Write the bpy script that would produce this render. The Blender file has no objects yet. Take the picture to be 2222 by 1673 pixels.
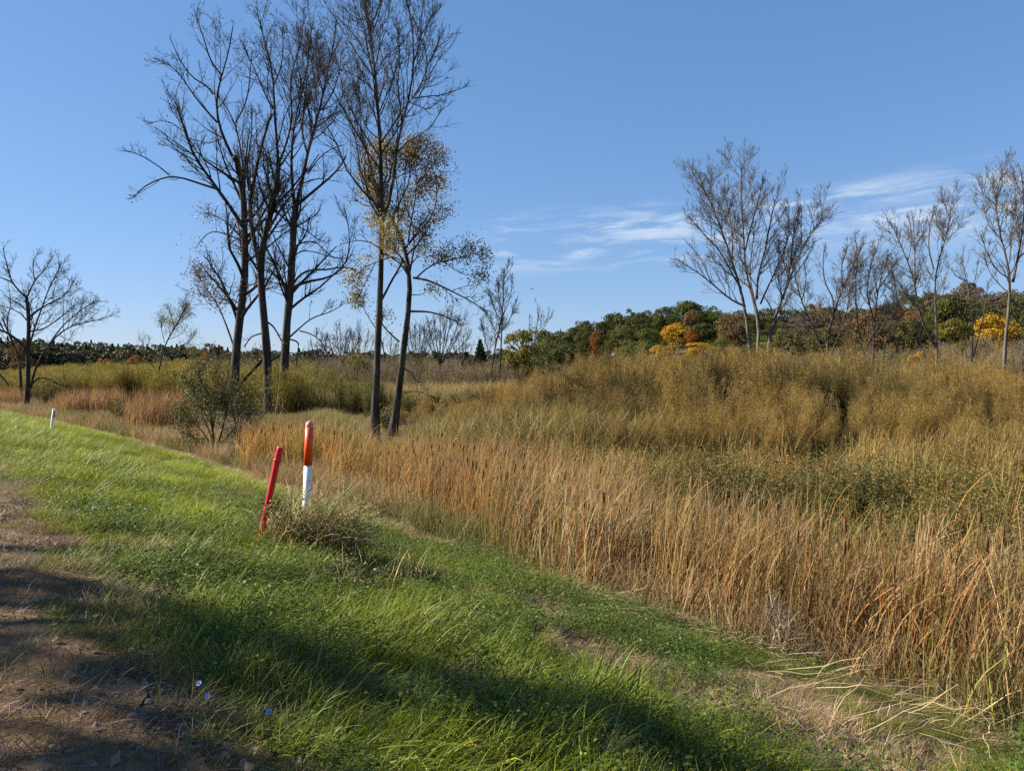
import bpy, math
import numpy as np
from mathutils import Vector
rng = np.random.default_rng(7)
SC = bpy.context.scene
COL = SC.collection
R = math.radians

# ------------------------------------------------------------------ camera, sky, sun, exposure
W, Hh = 2222.0, 1673.0
F = 1647.0            # focal length in photograph pixels
HOR = 790.0           # horizon row
PITCH = math.atan((Hh / 2 - HOR) / F)
CAMZ = 1.6
cam_d = bpy.data.cameras.new('camera'); cam = bpy.data.objects.new('camera', cam_d); COL.objects.link(cam)
cam.location = (0, 0, CAMZ); cam.rotation_euler = (R(90) - PITCH, 0, 0)
cam_d.sensor_fit = 'HORIZONTAL'; cam_d.sensor_width = 36; cam_d.lens = 36 * F / W
cam_d.clip_start = 0.05; cam_d.clip_end = 9000
SC.camera = cam

SUN_EL = R(34); SUN_AZ = math.atan2(-0.985, 0.17)       # azimuth from +Y towards +X
SUN_V = Vector((math.sin(SUN_AZ) * math.cos(SUN_EL), math.cos(SUN_AZ) * math.cos(SUN_EL), math.sin(SUN_EL)))
sd = bpy.data.lights.new('sun', 'SUN'); sd.energy = 5.0; sd.angle = R(0.53); sd.color = (1.0, 0.93, 0.80)
so = bpy.data.objects.new('sun', sd); COL.objects.link(so); so.rotation_euler = SUN_V.to_track_quat('Z', 'Y').to_euler()
so.location = (-40, 20, 40)

world = bpy.data.worlds.new('World'); SC.world = world; world.use_nodes = True
def build_sky():
    nt = world.node_tree; nt.nodes.clear(); N = nt.nodes.new; L = nt.links.new
    out = N('ShaderNodeOutputWorld'); bg = N('ShaderNodeBackground'); L(bg.outputs[0], out.inputs[0])
    bg.inputs['Strength'].default_value = 0.115
    sky = N('ShaderNodeTexSky'); sky.sky_type = 'NISHITA'; sky.sun_disc = False
    sky.sun_elevation = SUN_EL; sky.sun_rotation = SUN_AZ
    sky.air_density = 1.0; sky.dust_density = 0.0; sky.ozone_density = 2.5; sky.altitude = 300
    def math_(op, a, b=None, c=None, clamp=False):
        m = N('ShaderNodeMath'); m.operation = op; m.use_clamp = clamp
        for i, v in enumerate((a, b, c)):
            if v is None: continue
            if isinstance(v, (int, float)): m.inputs[i].default_value = v
            else: L(v, m.inputs[i])
        return m.outputs[0]
    def mr(v, a, b, c=0.0, d=1.0):
        m = N('ShaderNodeMapRange'); m.interpolation_type = 'SMOOTHSTEP'; L(v, m.inputs['Value'])
        for k, x in zip(('From Min', 'From Max', 'To Min', 'To Max'), (a, b, c, d)): m.inputs[k].default_value = x
        return m.outputs['Result']
    tc = N('ShaderNodeTexCoord'); sp = N('ShaderNodeSeparateXYZ'); L(tc.outputs['Generated'], sp.inputs[0])
    el = math_('DEGREES', math_('ARCSINE', sp.outputs['Z']))
    az = math_('DEGREES', math_('ARCTAN2', sp.outputs['X'], sp.outputs['Y']))
    el2 = math_('SUBTRACT', el, math_('MULTIPLY', az, 0.055))            # streaks rise a little to the right
    def noise(sx, sy, ox, oy, detail, rough, dist):
        cx = N('ShaderNodeCombineXYZ'); L(math_('MULTIPLY_ADD', az, sx, ox), cx.inputs[0]); L(math_('MULTIPLY_ADD', el2, sy, oy), cx.inputs[1])
        n = N('ShaderNodeTexNoise'); n.inputs['Scale'].default_value = 1.0; n.inputs['Detail'].default_value = detail
        n.inputs['Roughness'].default_value = rough; n.inputs['Distortion'].default_value = dist; L(cx.outputs[0], n.inputs['Vector'])
        return n.outputs['Fac']
    fine = noise(0.16, 1.0, 3.1, 5.7, 8, 0.62, 0.5)
    big = noise(0.06, 0.22, 8.3, 1.2, 2, 0.5, 0.2)
    band = math_('MULTIPLY', mr(el2, 6.0, 8.2), mr(el2, 9.6, 11.8, 1, 0))
    span = math_('MULTIPLY', mr(az, -4.0, 1.0), mr(az, 60, 110, 1, 0))
    thin = math_('MULTIPLY', mr(big, 0.30, 0.50), mr(fine, 0.43, 0.68))
    f = math_('MULTIPLY', math_('MULTIPLY', band, span), thin)
    veil = math_('MULTIPLY', math_('MULTIPLY', mr(az, 14, 30), mr(el2, 3.5, 8.0)), math_('MULTIPLY', mr(el2, 8.5, 11.5, 1, 0), mr(fine, 0.3, 0.7)))
    f = math_('MULTIPLY', math_('ADD', f, math_('MULTIPLY', veil, 0.6)), 0.8, clamp=True)
    mx = N('ShaderNodeMix'); mx.data_type = 'RGBA'; L(f, mx.inputs[0]); sr = N('ShaderNodeSeparateColor'); cr = N('ShaderNodeCombineColor'); L(sky.outputs[0], sr.inputs[0])
    for i, (k, p) in enumerate(((.58, .70), (.70, .58), (.98, .53))):           # softer contrast between zenith and horizon, as a hazy autumn sky
        L(math_('MULTIPLY', math_('POWER', sr.outputs[i], p), k * .115 ** p / .290), cr.inputs[i])
    L(cr.outputs[0], mx.inputs[6])
    mx.inputs[7].default_value = (2.2, 2.6, 3.2, 1)
    L(mx.outputs[2], bg.inputs['Color'])
build_sky()
SC.view_settings.view_transform = 'Standard'; SC.view_settings.look = 'None'
SC.view_settings.exposure = 1.36; SC.view_settings.gamma = 1.0; SC.view_settings.use_curve_mapping = False
SC.cycles.max_bounces = 5; SC.cycles.diffuse_bounces = 2; SC.cycles.glossy_bounces = 1
SC.cycles.transmission_bounces = 3; SC.cycles.transparent_max_bounces = 4; SC.cycles.caustics_reflective = False
SC.cycles.use_denoising = False
SC.render.film_transparent = False

# ------------------------------------------------------------------ projection and terrain
cp, sp_ = math.cos(PITCH), math.sin(PITCH)
def at(px, py, Y):
    "world point at distance Y (metres in front) seen at photograph pixel px, py"
    u = (px - W / 2) / F; v = (Hh / 2 - py) / F
    d = np.array([u, cp + v * sp_, -sp_ + v * cp])
    k = Y / d[1]
    return np.array([d[0] * k, Y, CAMZ + d[2] * k])
DX, DY = -0.615, 0.7885      # the embankment runs this way
NX, NY = 0.7885, 0.615
S_P = np.array([-400, -9, -6.2, -5.0, 0.6, 1.0, 3.3, 5.1, 7.4, 8.6, 4000])
S_Z = np.array([-1.55, -1.5, -.06, 0, 0, -.05, -.67, -1.04, -1.50, -1.55, -1.55])
def st(X, Y):
    t = X * DX + Y * DY; s = X * NX + Y * NY
    b = np.where(t < 20, 0, np.where(t < 75, .0024 * (t - 20) ** 2, .0024 * 55 ** 2 + .264 * (t - 75)))
    return s + b, t
def ppx(X, Y): return W / 2 + F * X / np.maximum(Y, .3)
def smooth(x, a, b):
    k = np.clip((x - a) / (b - a), 0, 1); return k * k * (3 - 2 * k)
def vnoise(X, Y, sc, seed=0):
    "cheap smooth value noise, 0..1"
    x = np.asarray(X) / sc + seed * 17.3; y = np.asarray(Y) / sc + seed * 9.1
    xi = np.floor(x); yi = np.floor(y); fx = x - xi; fy = y - yi
    fx = fx * fx * (3 - 2 * fx); fy = fy * fy * (3 - 2 * fy)
    def h(i, j):
        v = np.sin(i * 127.1 + j * 311.7 + seed * 74.7) * 43758.5453
        return v - np.floor(v)
    return (h(xi, yi) * (1 - fx) + h(xi + 1, yi) * fx) * (1 - fy) + (h(xi, yi + 1) * (1 - fx) + h(xi + 1, yi + 1) * fx) * fy
def zg(X, Y):
    X = np.asarray(X, float); Y = np.asarray(Y, float)
    s, t = st(X, Y)
    z = np.interp(s, S_P, S_Z)
    d = np.hypot(X, Y)
    z = z + (vnoise(X, Y, 1.3, 1) - .5) * .10 * smooth(s, 1.0, 3.0) + (vnoise(X, Y, .5, 2) - .5) * .035 * smooth(s, .5, 1.5)
    az = np.degrees(np.arctan2(X, np.maximum(Y, 1e-3)))
    amp = np.interp(az, [-180, 1.5, 6, 10, 14, 20, 28, 34, 60, 90, 180], [0, 0, 4.5, 8, 9, 9, 10, 11, 9, 0, 0])
    z = z + np.where(Y > 0, amp * smooth(d, 85, 240), 0)
    return z
def gp(px, py):
    "where the sight line through a pixel meets the ground"
    u = (px - W / 2) / F; v = (Hh / 2 - py) / F
    d = np.array([u, cp + v * sp_, -sp_ + v * cp])
    ks = np.geomspace(1.0, 400, 4000)
    P = np.array([0, 0, CAMZ]) + ks[:, None] * d
    below = np.where(P[:, 2] < zg(P[:, 0], P[:, 1]))[0]
    return P[below[0]] if len(below) else P[-1]

# ------------------------------------------------------------------ mesh helpers
def make_mesh(name, V, quads=None, tris=None, shade=None, mat=None, smooth_=False):
    me = bpy.data.meshes.new(name)
    V = np.ascontiguousarray(V, np.float32); me.vertices.add(len(V)); me.vertices.foreach_set('co', V.ravel())
    parts, starts, n = [], [], 0
    for f, k in ((quads, 4), (tris, 3)):
        if f is None or len(f) == 0: continue
        f = np.asarray(f, np.int32); parts.append(f.ravel()); starts.append(n + np.arange(len(f), dtype=np.int32) * k); n += f.size
    if parts:
        lv = np.concatenate(parts); ls = np.concatenate(starts)
        me.loops.add(len(lv)); me.loops.foreach_set('vertex_index', lv)
        me.polygons.add(len(ls)); me.polygons.foreach_set('loop_start', ls)
        if smooth_: me.polygons.foreach_set('use_smooth', np.ones(len(ls), bool))
    if shade is not None:
        c = np.ones((len(V), 4), np.float32); c[:, :3] = shade
        a = me.attributes.new('shade', 'FLOAT_COLOR', 'POINT'); a.data.foreach_set('color', c.ravel())
    me.update(calc_edges=True)
    if mat: me.materials.append(mat)
    return me
class Geo:
    def __init__(s): s.V, s.Q, s.S, s.n = [], [], [], 0
    def add(s, V, Q, shade=1.0):
        V = np.asarray(V, float).reshape(-1, 3); s.V.append(V); s.Q.append(np.asarray(Q, int) + s.n)
        sh = np.ones((len(V), 3)) * shade if np.ndim(shade) < 2 else np.asarray(shade)
        s.S.append(sh); s.n += len(V)
    def mesh(s, name, mat=None, smooth_=False):
        if not s.V: return make_mesh(name, np.zeros((0, 3)), mat=mat)
        return make_mesh(name, np.concatenate(s.V), np.concatenate(s.Q), None, np.concatenate(s.S), mat, smooth_)
def nrm(v): return v / np.maximum(np.linalg.norm(v, axis=-1, keepdims=True), 1e-9)
def tubes(P, Rr, sides):
    n, k, _ = P.shape
    T = np.gradient(P, axis=1); T = nrm(T)
    ref = np.where(np.abs(T[:, :1, 2:3]) > .9, np.array([1., 0, 0]), np.array([0, 0, 1.]))
    ref = np.broadcast_to(ref, P.shape)
    A = nrm(np.cross(T, ref)); B = np.cross(T, A)
    ang = np.arange(sides) * 2 * math.pi / sides
    V = P[:, :, None] + (A[:, :, None] * np.cos(ang)[:, None] + B[:, :, None] * np.sin(ang)[:, None]) * Rr[:, :, None, None]
    i = np.arange(n)[:, None, None] * k * sides; j = np.arange(k - 1)[None, :, None] * sides; a = np.arange(sides)[None, None, :]; b = (a + 1) % sides
    Q = np.stack([i + j + a, i + j + b, i + j + sides + b, i + j + sides + a], -1).reshape(-1, 4)
    return V.reshape(-1, 3), Q
def children(P, Rr, per_m, lratio, ang=(35, 60), up=.25, wig=.15, k=5, rfac=.55, rmin=.006, u0=.15, lmin=.2, lmax=9, rs=rng):
    "side branches of every polyline in P, all at once"
    n, kp, _ = P.shape
    seg = np.linalg.norm(np.diff(P, axis=1), axis=2); Ln = seg.sum(1)
    cnt = rs.poisson(np.maximum(Ln * per_m * (1 - u0), .05)) + (Ln > .4)
    idx = np.repeat(np.arange(n), cnt); m = len(idx)
    if m == 0: return np.zeros((0, k, 3)), np.zeros((0, k))
    u = u0 + (1 - u0) * rs.random(m) ** .7
    x = u * (kp - 1); i = np.clip(x.astype(int), 0, kp - 2); f = (x - i)[:, None]
    pos = P[idx, i] * (1 - f) + P[idx, i + 1] * f
    rad = Rr[idx, i] * (1 - f[:, 0]) + Rr[idx, i + 1] * f[:, 0]
    T = nrm(P[idx, i + 1] - P[idx, i])
    pr = nrm(np.cross(T, rs.normal(size=(m, 3))))
    a = np.radians(rs.uniform(*ang, m))[:, None]
    d = nrm(np.cos(a) * T + np.sin(a) * pr)
    L = np.clip(Ln[idx] * lratio * (1.15 - .75 * u) * rs.uniform(.6, 1.35, m), lmin, lmax)
    out = np.zeros((m, k, 3)); out[:, 0] = pos
    for q in range(1, k):
        d = nrm(d + np.array([0, 0, up]) / (k - 1) * 2 + rs.normal(size=(m, 3)) * wig)
        out[:, q] = out[:, q - 1] + d * (L / (k - 1))[:, None]
    r0 = np.maximum(np.minimum(rad * rfac, L * .022 + .004), rmin)
    rr = r0[:, None] * np.linspace(1, .3, k)[None] + 0
    return out, np.maximum(rr, rmin * .5)
def leafquads(pos, L, wd, rs=rng, droop=0.0, axis=None):
    n = len(pos)
    d = rs.normal(size=(n, 3)) if axis is None else axis + rs.normal(size=(n, 3)) * .6
    d[:, 2] -= droop; d = nrm(d); s = nrm(np.cross(d, rs.normal(size=(n, 3))))
    L = np.broadcast_to(L, n)[:, None]; wd = np.broadcast_to(wd, n)[:, None]
    V = np.stack([pos, pos + d * L * .5 + s * wd * .5, pos + d * L, pos + d * L * .5 - s * wd * .5], 1)
    Q = np.arange(n * 4).reshape(n, 4)
    return V.reshape(-1, 3), Q
def blades(base, az, lean, curve, L, wd, k=4, rs=rng, tipw=.12, jag=0.0):
    n = len(base); base = np.asarray(base, float)
    az = np.broadcast_to(az, n); th = np.broadcast_to(lean, n).astype(float); cv = np.broadcast_to(curve, n); L = np.broadcast_to(L, n); wd = np.broadcast_to(wd, n)
    P = np.zeros((n, k + 1, 3)); P[:, 0] = base
    for i in range(1, k + 1):
        a = th + cv * ((i - .5) / k) ** 1.6
        st_ = (L / k)[:, None] * np.stack([np.sin(a) * np.cos(az), np.sin(a) * np.sin(az), np.cos(a)], 1)
        P[:, i] = P[:, i - 1] + st_ + (rs.normal(size=(n, 3)) * (jag * L / k)[:, None] if jag else 0)
    fa = az + math.pi / 2 + rs.normal(size=n) * .7
    side = np.stack([np.cos(fa), np.sin(fa), rs.normal(size=n) * .2], 1)
    w = wd[:, None] * np.interp(np.linspace(0, 1, k + 1), [0, .35, .8, 1], [.75, 1, .6, tipw])[None]
    V = np.stack([P - side[:, None] * w[..., None] / 2, P + side[:, None] * w[..., None] / 2], 2)
    i = np.arange(n)[:, None] * (k + 1) * 2; j = np.arange(k)[None] * 2
    Q = np.stack([i + j, i + j + 1, i + j + 3, i + j + 2], -1).reshape(-1, 4)
    return V.reshape(-1, 3), Q, P
def rep(a, k): return np.repeat(a, k, axis=0)

# ------------------------------------------------------------------ object helpers
def link(name, data, parent=None, loc=(0, 0, 0)):
    o = bpy.data.objects.new(name, data); COL.objects.link(o); o.location = loc
    if parent: o.parent = parent
    return o
def tag(o, label=None, cat=None, group=None, kind=None):
    for k, v in (('label', label), ('category', cat), ('group', group), ('kind', kind)):
        if v: o[k] = v
    return o
def thing(name, label, cat, loc=(0, 0, 0), group=None):
    return tag(link(name, None, None, loc), label, cat, group)

# ------------------------------------------------------------------ materials
def mat_new(name):
    m = bpy.data.materials.new(name); m.use_nodes = True; nt = m.node_tree; nt.nodes.clear()
    return m, nt, nt.nodes.new, nt.links.new
def plant(name, color=None, transl=.35, rough=.55, spec=.3, jitter=.25, tsat=1.0, patch=None):
    "leaf or blade: colour (or the instance's own tint) x per-leaf shade, with light passing through"
    m, nt, N, L = mat_new(name)
    out = N('ShaderNodeOutputMaterial'); pb = N('ShaderNodeBsdfPrincipled'); tr = N('ShaderNodeBsdfTranslucent'); mx = N('ShaderNodeMixShader')
    pb.inputs['Roughness'].default_value = rough; pb.inputs['Specular IOR Level'].default_value = spec
    sh = N('ShaderNodeAttribute'); sh.attribute_name = 'shade'
    mul = N('ShaderNodeMix'); mul.data_type = 'RGBA'; mul.blend_type = 'MULTIPLY'; mul.inputs[0].default_value = 1
    if color is None:
        ti = N('ShaderNodeAttribute'); ti.attribute_type = 'INSTANCER'; ti.attribute_name = 'tint'; L(ti.outputs['Color'], mul.inputs[6])
    elif patch is not None:
        tc = N('ShaderNodeTexCoord'); nz = N('ShaderNodeTexNoise'); nz.inputs['Scale'].default_value = patch[1]; nz.inputs['Detail'].default_value = 3
        L(tc.outputs['Object'], nz.inputs['Vector'])
        cr = N('ShaderNodeValToRGB'); cr.color_ramp.elements[0].position = .4; cr.color_ramp.elements[1].position = .62
        cr.color_ramp.elements[0].color = (*color, 1); cr.color_ramp.elements[1].color = (*patch[0], 1)
        L(nz.outputs['Fac'], cr.inputs[0]); L(cr.outputs[0], mul.inputs[6])
    else: mul.inputs[6].default_value = (*color, 1)
    L(sh.outputs['Color'], mul.inputs[7])
    hs = N('ShaderNodeHueSaturation'); g = N('ShaderNodeNewGeometry'); mr = N('ShaderNodeMapRange')
    L(g.outputs['Random Per Island'], mr.inputs['Value']); mr.inputs['To Min'].default_value = 1 - jitter; mr.inputs['To Max'].default_value = 1 + jitter
    L(mr.outputs[0], hs.inputs['Value']); L(mul.outputs[2], hs.inputs['Color'])
    L(hs.outputs[0], pb.inputs['Base Color']); L(hs.outputs[0], tr.inputs['Color'])
    mx.inputs[0].default_value = transl; L(pb.outputs[0], mx.inputs[1]); L(tr.outputs[0], mx.inputs[2]); L(mx.outputs[0], out.inputs['Surface'])
    return m
def bark(name, c1, c2, scale=6, rough=.9):
    m, nt, N, L = mat_new(name)
    out = N('ShaderNodeOutputMaterial'); pb = N('ShaderNodeBsdfPrincipled'); L(pb.outputs[0], out.inputs[0])
    pb.inputs['Roughness'].default_value = rough; pb.inputs['Specular IOR Level'].default_value = .15
    tc = N('ShaderNodeTexCoord'); mp = N('ShaderNodeMapping'); mp.inputs['Scale'].default_value = (1, 1, .18); L(tc.outputs['Object'], mp.inputs[0])
    nz = N('ShaderNodeTexNoise'); nz.inputs['Scale'].default_value = scale; nz.inputs['Detail'].default_value = 5; L(mp.outputs[0], nz.inputs['Vector'])
    cr = N('ShaderNodeValToRGB'); cr.color_ramp.elements[0].position = .35; cr.color_ramp.elements[1].position = .68
    cr.color_ramp.elements[0].color = (*c1, 1); cr.color_ramp.elements[1].color = (*c2, 1); L(nz.outputs['Fac'], cr.inputs[0]); L(cr.outputs[0], pb.inputs['Base Color'])
    bp = N('ShaderNodeBump'); bp.inputs['Strength'].default_value = .9; bp.inputs['Distance'].default_value = .05; L(nz.outputs['Fac'], bp.inputs['Height']); L(bp.outputs[0], pb.inputs['Normal'])
    return m
def paint(name, c, rough=.5, c2=None, scale=8, lo=.45, hi=.7, spec=.4, stretch=1.0):
    m, nt, N, L = mat_new(name)
    out = N('ShaderNodeOutputMaterial'); pb = N('ShaderNodeBsdfPrincipled'); L(pb.outputs[0], out.inputs[0])
    pb.inputs['Roughness'].default_value = rough; pb.inputs['Specular IOR Level'].default_value = spec
    tc = N('ShaderNodeTexCoord'); mp = N('ShaderNodeMapping'); mp.inputs['Scale'].default_value = (1, 1, stretch); L(tc.outputs['Object'], mp.inputs[0])
    nz = N('ShaderNodeTexNoise'); nz.inputs['Scale'].default_value = scale; nz.inputs['Detail'].default_value = 6; nz.inputs['Roughness'].default_value = .7; L(mp.outputs[0], nz.inputs['Vector'])
    cr = N('ShaderNodeValToRGB'); cr.color_ramp.elements[0].position = lo; cr.color_ramp.elements[1].position = hi
    c2 = c2 or tuple(x * .8 for x in c)
    cr.color_ramp.elements[0].color = (*c, 1); cr.color_ramp.elements[1].color = (*c2, 1)
    L(nz.outputs['Fac'], cr.inputs[0]); L(cr.outputs[0], pb.inputs['Base Color'])
    bp = N('ShaderNodeBump'); bp.inputs['Strength'].default_value = .15; bp.inputs['Distance'].default_value = .01; L(nz.outputs['Fac'], bp.inputs['Height']); L(bp.outputs[0], pb.inputs['Normal'])
    return m
def soil(name, stops, scales=(1.1, 9.0, 60.0), bump=.03):
    m, nt, N, L = mat_new(name)
    out = N('ShaderNodeOutputMaterial'); pb = N('ShaderNodeBsdfPrincipled'); L(pb.outputs[0], out.inputs[0])
    pb.inputs['Roughness'].default_value = .95; pb.inputs['Specular IOR Level'].default_value = .1
    tc = N('ShaderNodeTexCoord'); acc = None
    for sc_, wt in zip(scales, (.4, .35, .25)):
        nz = N('ShaderNodeTexNoise'); nz.inputs['Scale'].default_value = sc_; nz.inputs['Detail'].default_value = 5; L(tc.outputs['Object'], nz.inputs['Vector'])
        mm = N('ShaderNodeMath'); mm.operation = 'MULTIPLY_ADD'; mm.inputs[1].default_value = wt; L(nz.outputs['Fac'], mm.inputs[0])
        if acc is None: mm.inputs[2].default_value = 0
        else: L(acc, mm.inputs[2])
        acc = mm.outputs[0]
    cr = N('ShaderNodeValToRGB'); e = cr.color_ramp.elements
    while len(e) < len(stops): e.new(.5)
    for el_, (p, c) in zip(e, stops): el_.position = p; el_.color = (*c, 1)
    L(acc, cr.inputs[0]); L(cr.outputs[0], pb.inputs['Base Color'])
    bp = N('ShaderNodeBump'); bp.inputs['Strength'].default_value = .8; bp.inputs['Distance'].default_value = bump; L(acc, bp.inputs['Height']); L(bp.outputs[0], pb.inputs['Normal'])
    return m
M_inst = plant('blade_tinted', None, .4, .6, .15, .28)
M_grass = plant('grass_tinted', None, .38, .5, .2, .3)
M_leaf_i = plant('leaf_tinted', None, .35, .55, .25, .3)
M_stem_i = plant('stem_tinted', None, .1, .7, .15, .2)
M_bark_dark = bark('bark_dark', (.024, .019, .014), (.095, .077, .058))
M_bark_grey = bark('bark_grey', (.06, .05, .04), (.16, .135, .105), 5)
M_twig_dark = bark('twig_dark', (.03, .024, .019), (.06, .048, .037), 3)
M_twig_grey = bark('twig_grey', (.08, .066, .05), (.15, .125, .095), 3)
M_soil = soil('marsh_soil', [(.3, (.035, .027, .018)), (.5, (.075, .055, .032)), (.7, (.12, .09, .05))])
M_dirt = soil('shoulder_dirt', [(.36, (.07, .044, .022)), (.5, (.15, .098, .052)), (.62, (.23, .16, .092)), (.75, (.34, .26, .17))], (2.2, 22, 150), .05)

# ------------------------------------------------------------------ ground
def build_ground():
    rr = np.concatenate([[0.0], np.geomspace(.6, 60, 150), np.geomspace(64, 1500, 50)])
    aa = np.radians(np.concatenate([np.arange(-48, 48, .5), np.arange(48, 312, 4)]))
    A, Rd = np.meshgrid(aa, rr); X = np.sin(A) * Rd; Y = np.cos(A) * Rd
    V = np.stack([X, Y, zg(X, Y)], -1); n, k = A.shape
    i = np.arange(n - 1)[:, None] * k; j = np.arange(k)[None]; j2 = (j + 1) % k
    Q = np.stack([i + j, i + j2, i + k + j2, i + k + j], -1).reshape(-1, 4)[:, ::-1]
    o = link('ground', make_mesh('ground', V.reshape(-1, 3), Q, None, None, M_soil, True))
    tag(o, 'brown marsh soil and embankment under the grass and reeds', 'ground', kind='structure')
    # gravel and dirt road shoulder on the embankment top, ragged edge
    t = np.arange(-14, 75, .12); us = np.linspace(0, 1, 40)
    edge = .93 + (vnoise(t, t * 0, .6, 3) - .5) * .5 + (vnoise(t, t * 0, .17, 4) - .5) * .3 + (vnoise(t, t * 0, .07, 5) - .5) * .15
    S = -4.6 + us[None] * (edge[:, None] + 4.6); T = np.repeat(t[:, None], 40, 1)
    b = np.where(T < 20, 0, .0024 * (T - 20) ** 2)
    s0 = S - b
    X = s0 * NX + T * DX; Y = s0 * NY + T * DY
    Z = zg(X, Y) + .006 + (vnoise(X, Y, .25, 6) - .3) * .02 + (vnoise(X, Y, .13, 66) - .4) * .012
    n, k = X.shape; i = np.arange(n - 1)[:, None] * k; j = np.arange(k - 1)[None]
    Q = np.stack([i + j, i + j + 1, i + k + j + 1, i + k + j], -1).reshape(-1, 4)[:, ::-1]
    o = link('road_shoulder', make_mesh('road_shoulder', np.stack([X, Y, Z], -1).reshape(-1, 3), Q, None, None, M_dirt, True))
    tag(o, 'bare brown dirt and gravel shoulder at the lower left', 'road shoulder', kind='structure')
build_ground()

# ------------------------------------------------------------------ scattering (only for what nobody could count)
HID = {}
def source(cname, meshes):
    c = bpy.data.collections.new(cname)
    for i, me in enumerate(meshes):
        o = bpy.data.objects.new(f'{cname}_source_{i:02d}', me); o['kind'] = 'helper'; c.objects.link(o)
    HID[cname] = len(meshes); return c
def scatter(name, coll, P, rot, scl, tint, label, cat):
    n = len(P); me = bpy.data.meshes.new(name)
    me.vertices.add(n); me.vertices.foreach_set('co', np.ascontiguousarray(P, np.float32).ravel())
    def at_(nm, ty, key, v, dt=np.float32):
        a = me.attributes.new(nm, ty, 'POINT'); a.data.foreach_set(key, np.ascontiguousarray(v, dt).ravel())
    at_('rot', 'FLOAT_VECTOR', 'vector', rot)
    scl = np.asarray(scl, float); scl = scl if scl.ndim == 2 else np.repeat(scl[:, None], 3, 1)
    at_('scl', 'FLOAT_VECTOR', 'vector', scl)
    c = np.ones((n, 4)); c[:, :3] = np.clip(tint, .003, .95); at_('tint', 'FLOAT_COLOR', 'color', c)
    at_('pick', 'INT', 'value', rng.integers(0, HID[coll.name], n), np.int32)
    o = link(name, me); tag(o, label, cat, kind='stuff')
    ng = bpy.data.node_groups.new(name + '_scatter', 'GeometryNodeTree')
    ng.interface.new_socket('Geometry', in_out='INPUT', socket_type='NodeSocketGeometry')
    ng.interface.new_socket('Geometry', in_out='OUTPUT', socket_type='NodeSocketGeometry')
    N = ng.nodes.new; L = ng.links.new
    gi = N('NodeGroupInput'); go = N('NodeGroupOutput'); ci = N('GeometryNodeCollectionInfo'); ip = N('GeometryNodeInstanceOnPoints')
    ci.inputs['Collection'].default_value = coll; ci.inputs['Separate Children'].default_value = True; ci.inputs['Reset Children'].default_value = True
    def na(nm, ty):
        a = N('GeometryNodeInputNamedAttribute'); a.data_type = ty; a.inputs['Name'].default_value = nm; return a.outputs['Attribute']
    eu = N('FunctionNodeEulerToRotation'); L(na('rot', 'FLOAT_VECTOR'), eu.inputs[0])
    L(gi.outputs[0], ip.inputs['Points']); L(ci.outputs[0], ip.inputs['Instance']); ip.inputs['Pick Instance'].default_value = True
    L(na('pick', 'INT'), ip.inputs['Instance Index']); L(eu.outputs[0], ip.inputs['Rotation']); L(na('scl', 'FLOAT_VECTOR'), ip.inputs['Scale'])
    L(ip.outputs[0], go.inputs[0])
    md = o.modifiers.new('scatter', 'NODES'); md.node_group = ng
    return o
def rots(n, tilt=.1, yaw=None):
    r = rng.normal(size=(n, 3)) * tilt; r[:, 2] = rng.uniform(0, 6.283, n) if yaw is None else yaw; return r
def mixc(a, b, f): f = np.asarray(f)[:, None]; return np.asarray(a) * (1 - f) + np.asarray(b) * f

# ---- source plants
def grass_tuft(seed, n=34, L=(.12, .34), wd=(.0042, .0092), lean=(.25, .95), spread=.13, sweep=1.0):
    rs = np.random.default_rng(seed); g = Geo()
    b = np.zeros((n, 3)); b[:, :2] = rs.normal(size=(n, 2)) * spread; b[:, 2] = -.02
    V, Q, _ = blades(b, rs.normal(size=n) * sweep, rs.uniform(*lean, n), rs.uniform(.2, 1.3, n), rs.uniform(*L, n), rs.uniform(*wd, n), 4, rs)
    col = np.ones((n, 3)) * rs.uniform(.55, 1.3, (n, 1)); dry = rs.random(n) < .07
    col[dry] = col[dry] * np.array([2.2, 1.5, 2.2]); g.add(V, Q, rep(col, 10))
    m = 4; b = np.zeros((m, 3)); b[:, :2] = rs.normal(size=(m, 2)) * spread          # a few long blades laid over by the wind, highlights put into their paler tint
    V, Q, _ = blades(b, rs.normal(size=m) * .6, rs.uniform(.7, 1.15, m), rs.uniform(.4, .9, m), rs.uniform(.22, .46, m), rs.uniform(.005, .010, m), 5, rs)
    g.add(V, Q, rep(np.ones((m, 3)) * rs.uniform(.9, 1.6, (m, 1)) * np.array([1.08, 1, 2.2]), 12)); return g.mesh(f'grass_tuft_{seed}', M_grass)
C_grass = source('grass_blades', [grass_tuft(s) for s in range(10)])
def clover(seed):
    rs = np.random.default_rng(seed); g = Geo(); n = 110
    p = np.zeros((n, 3)); p[:, :2] = rs.normal(size=(n, 2)) * .12; p[:, 2] = rs.uniform(.03, .20, n)
    L = rs.uniform(.010, .028, n); d = rs.normal(size=(n, 3)); d[:, 2] = np.abs(d[:, 2]) * .3; d = nrm(d); s = nrm(np.cross(d, np.array([0, 0, 1.]) + rs.normal(size=(n, 3)) * .4))
    L = L[:, None]
    V = np.stack([p, p + d * L * .55 + s * L * .4, p + d * L, p + d * L * .55 - s * L * .4], 1).reshape(-1, 3)
    g.add(V, np.arange(n * 4).reshape(n, 4), rep(np.ones((n, 3)) * rs.uniform(.7, 1.3, (n, 1)), 4)); return g.mesh(f'clover_{seed}', M_leaf_i)
C_clover = source('clover_leaves', [clover(s) for s in range(50, 56)])
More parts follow.
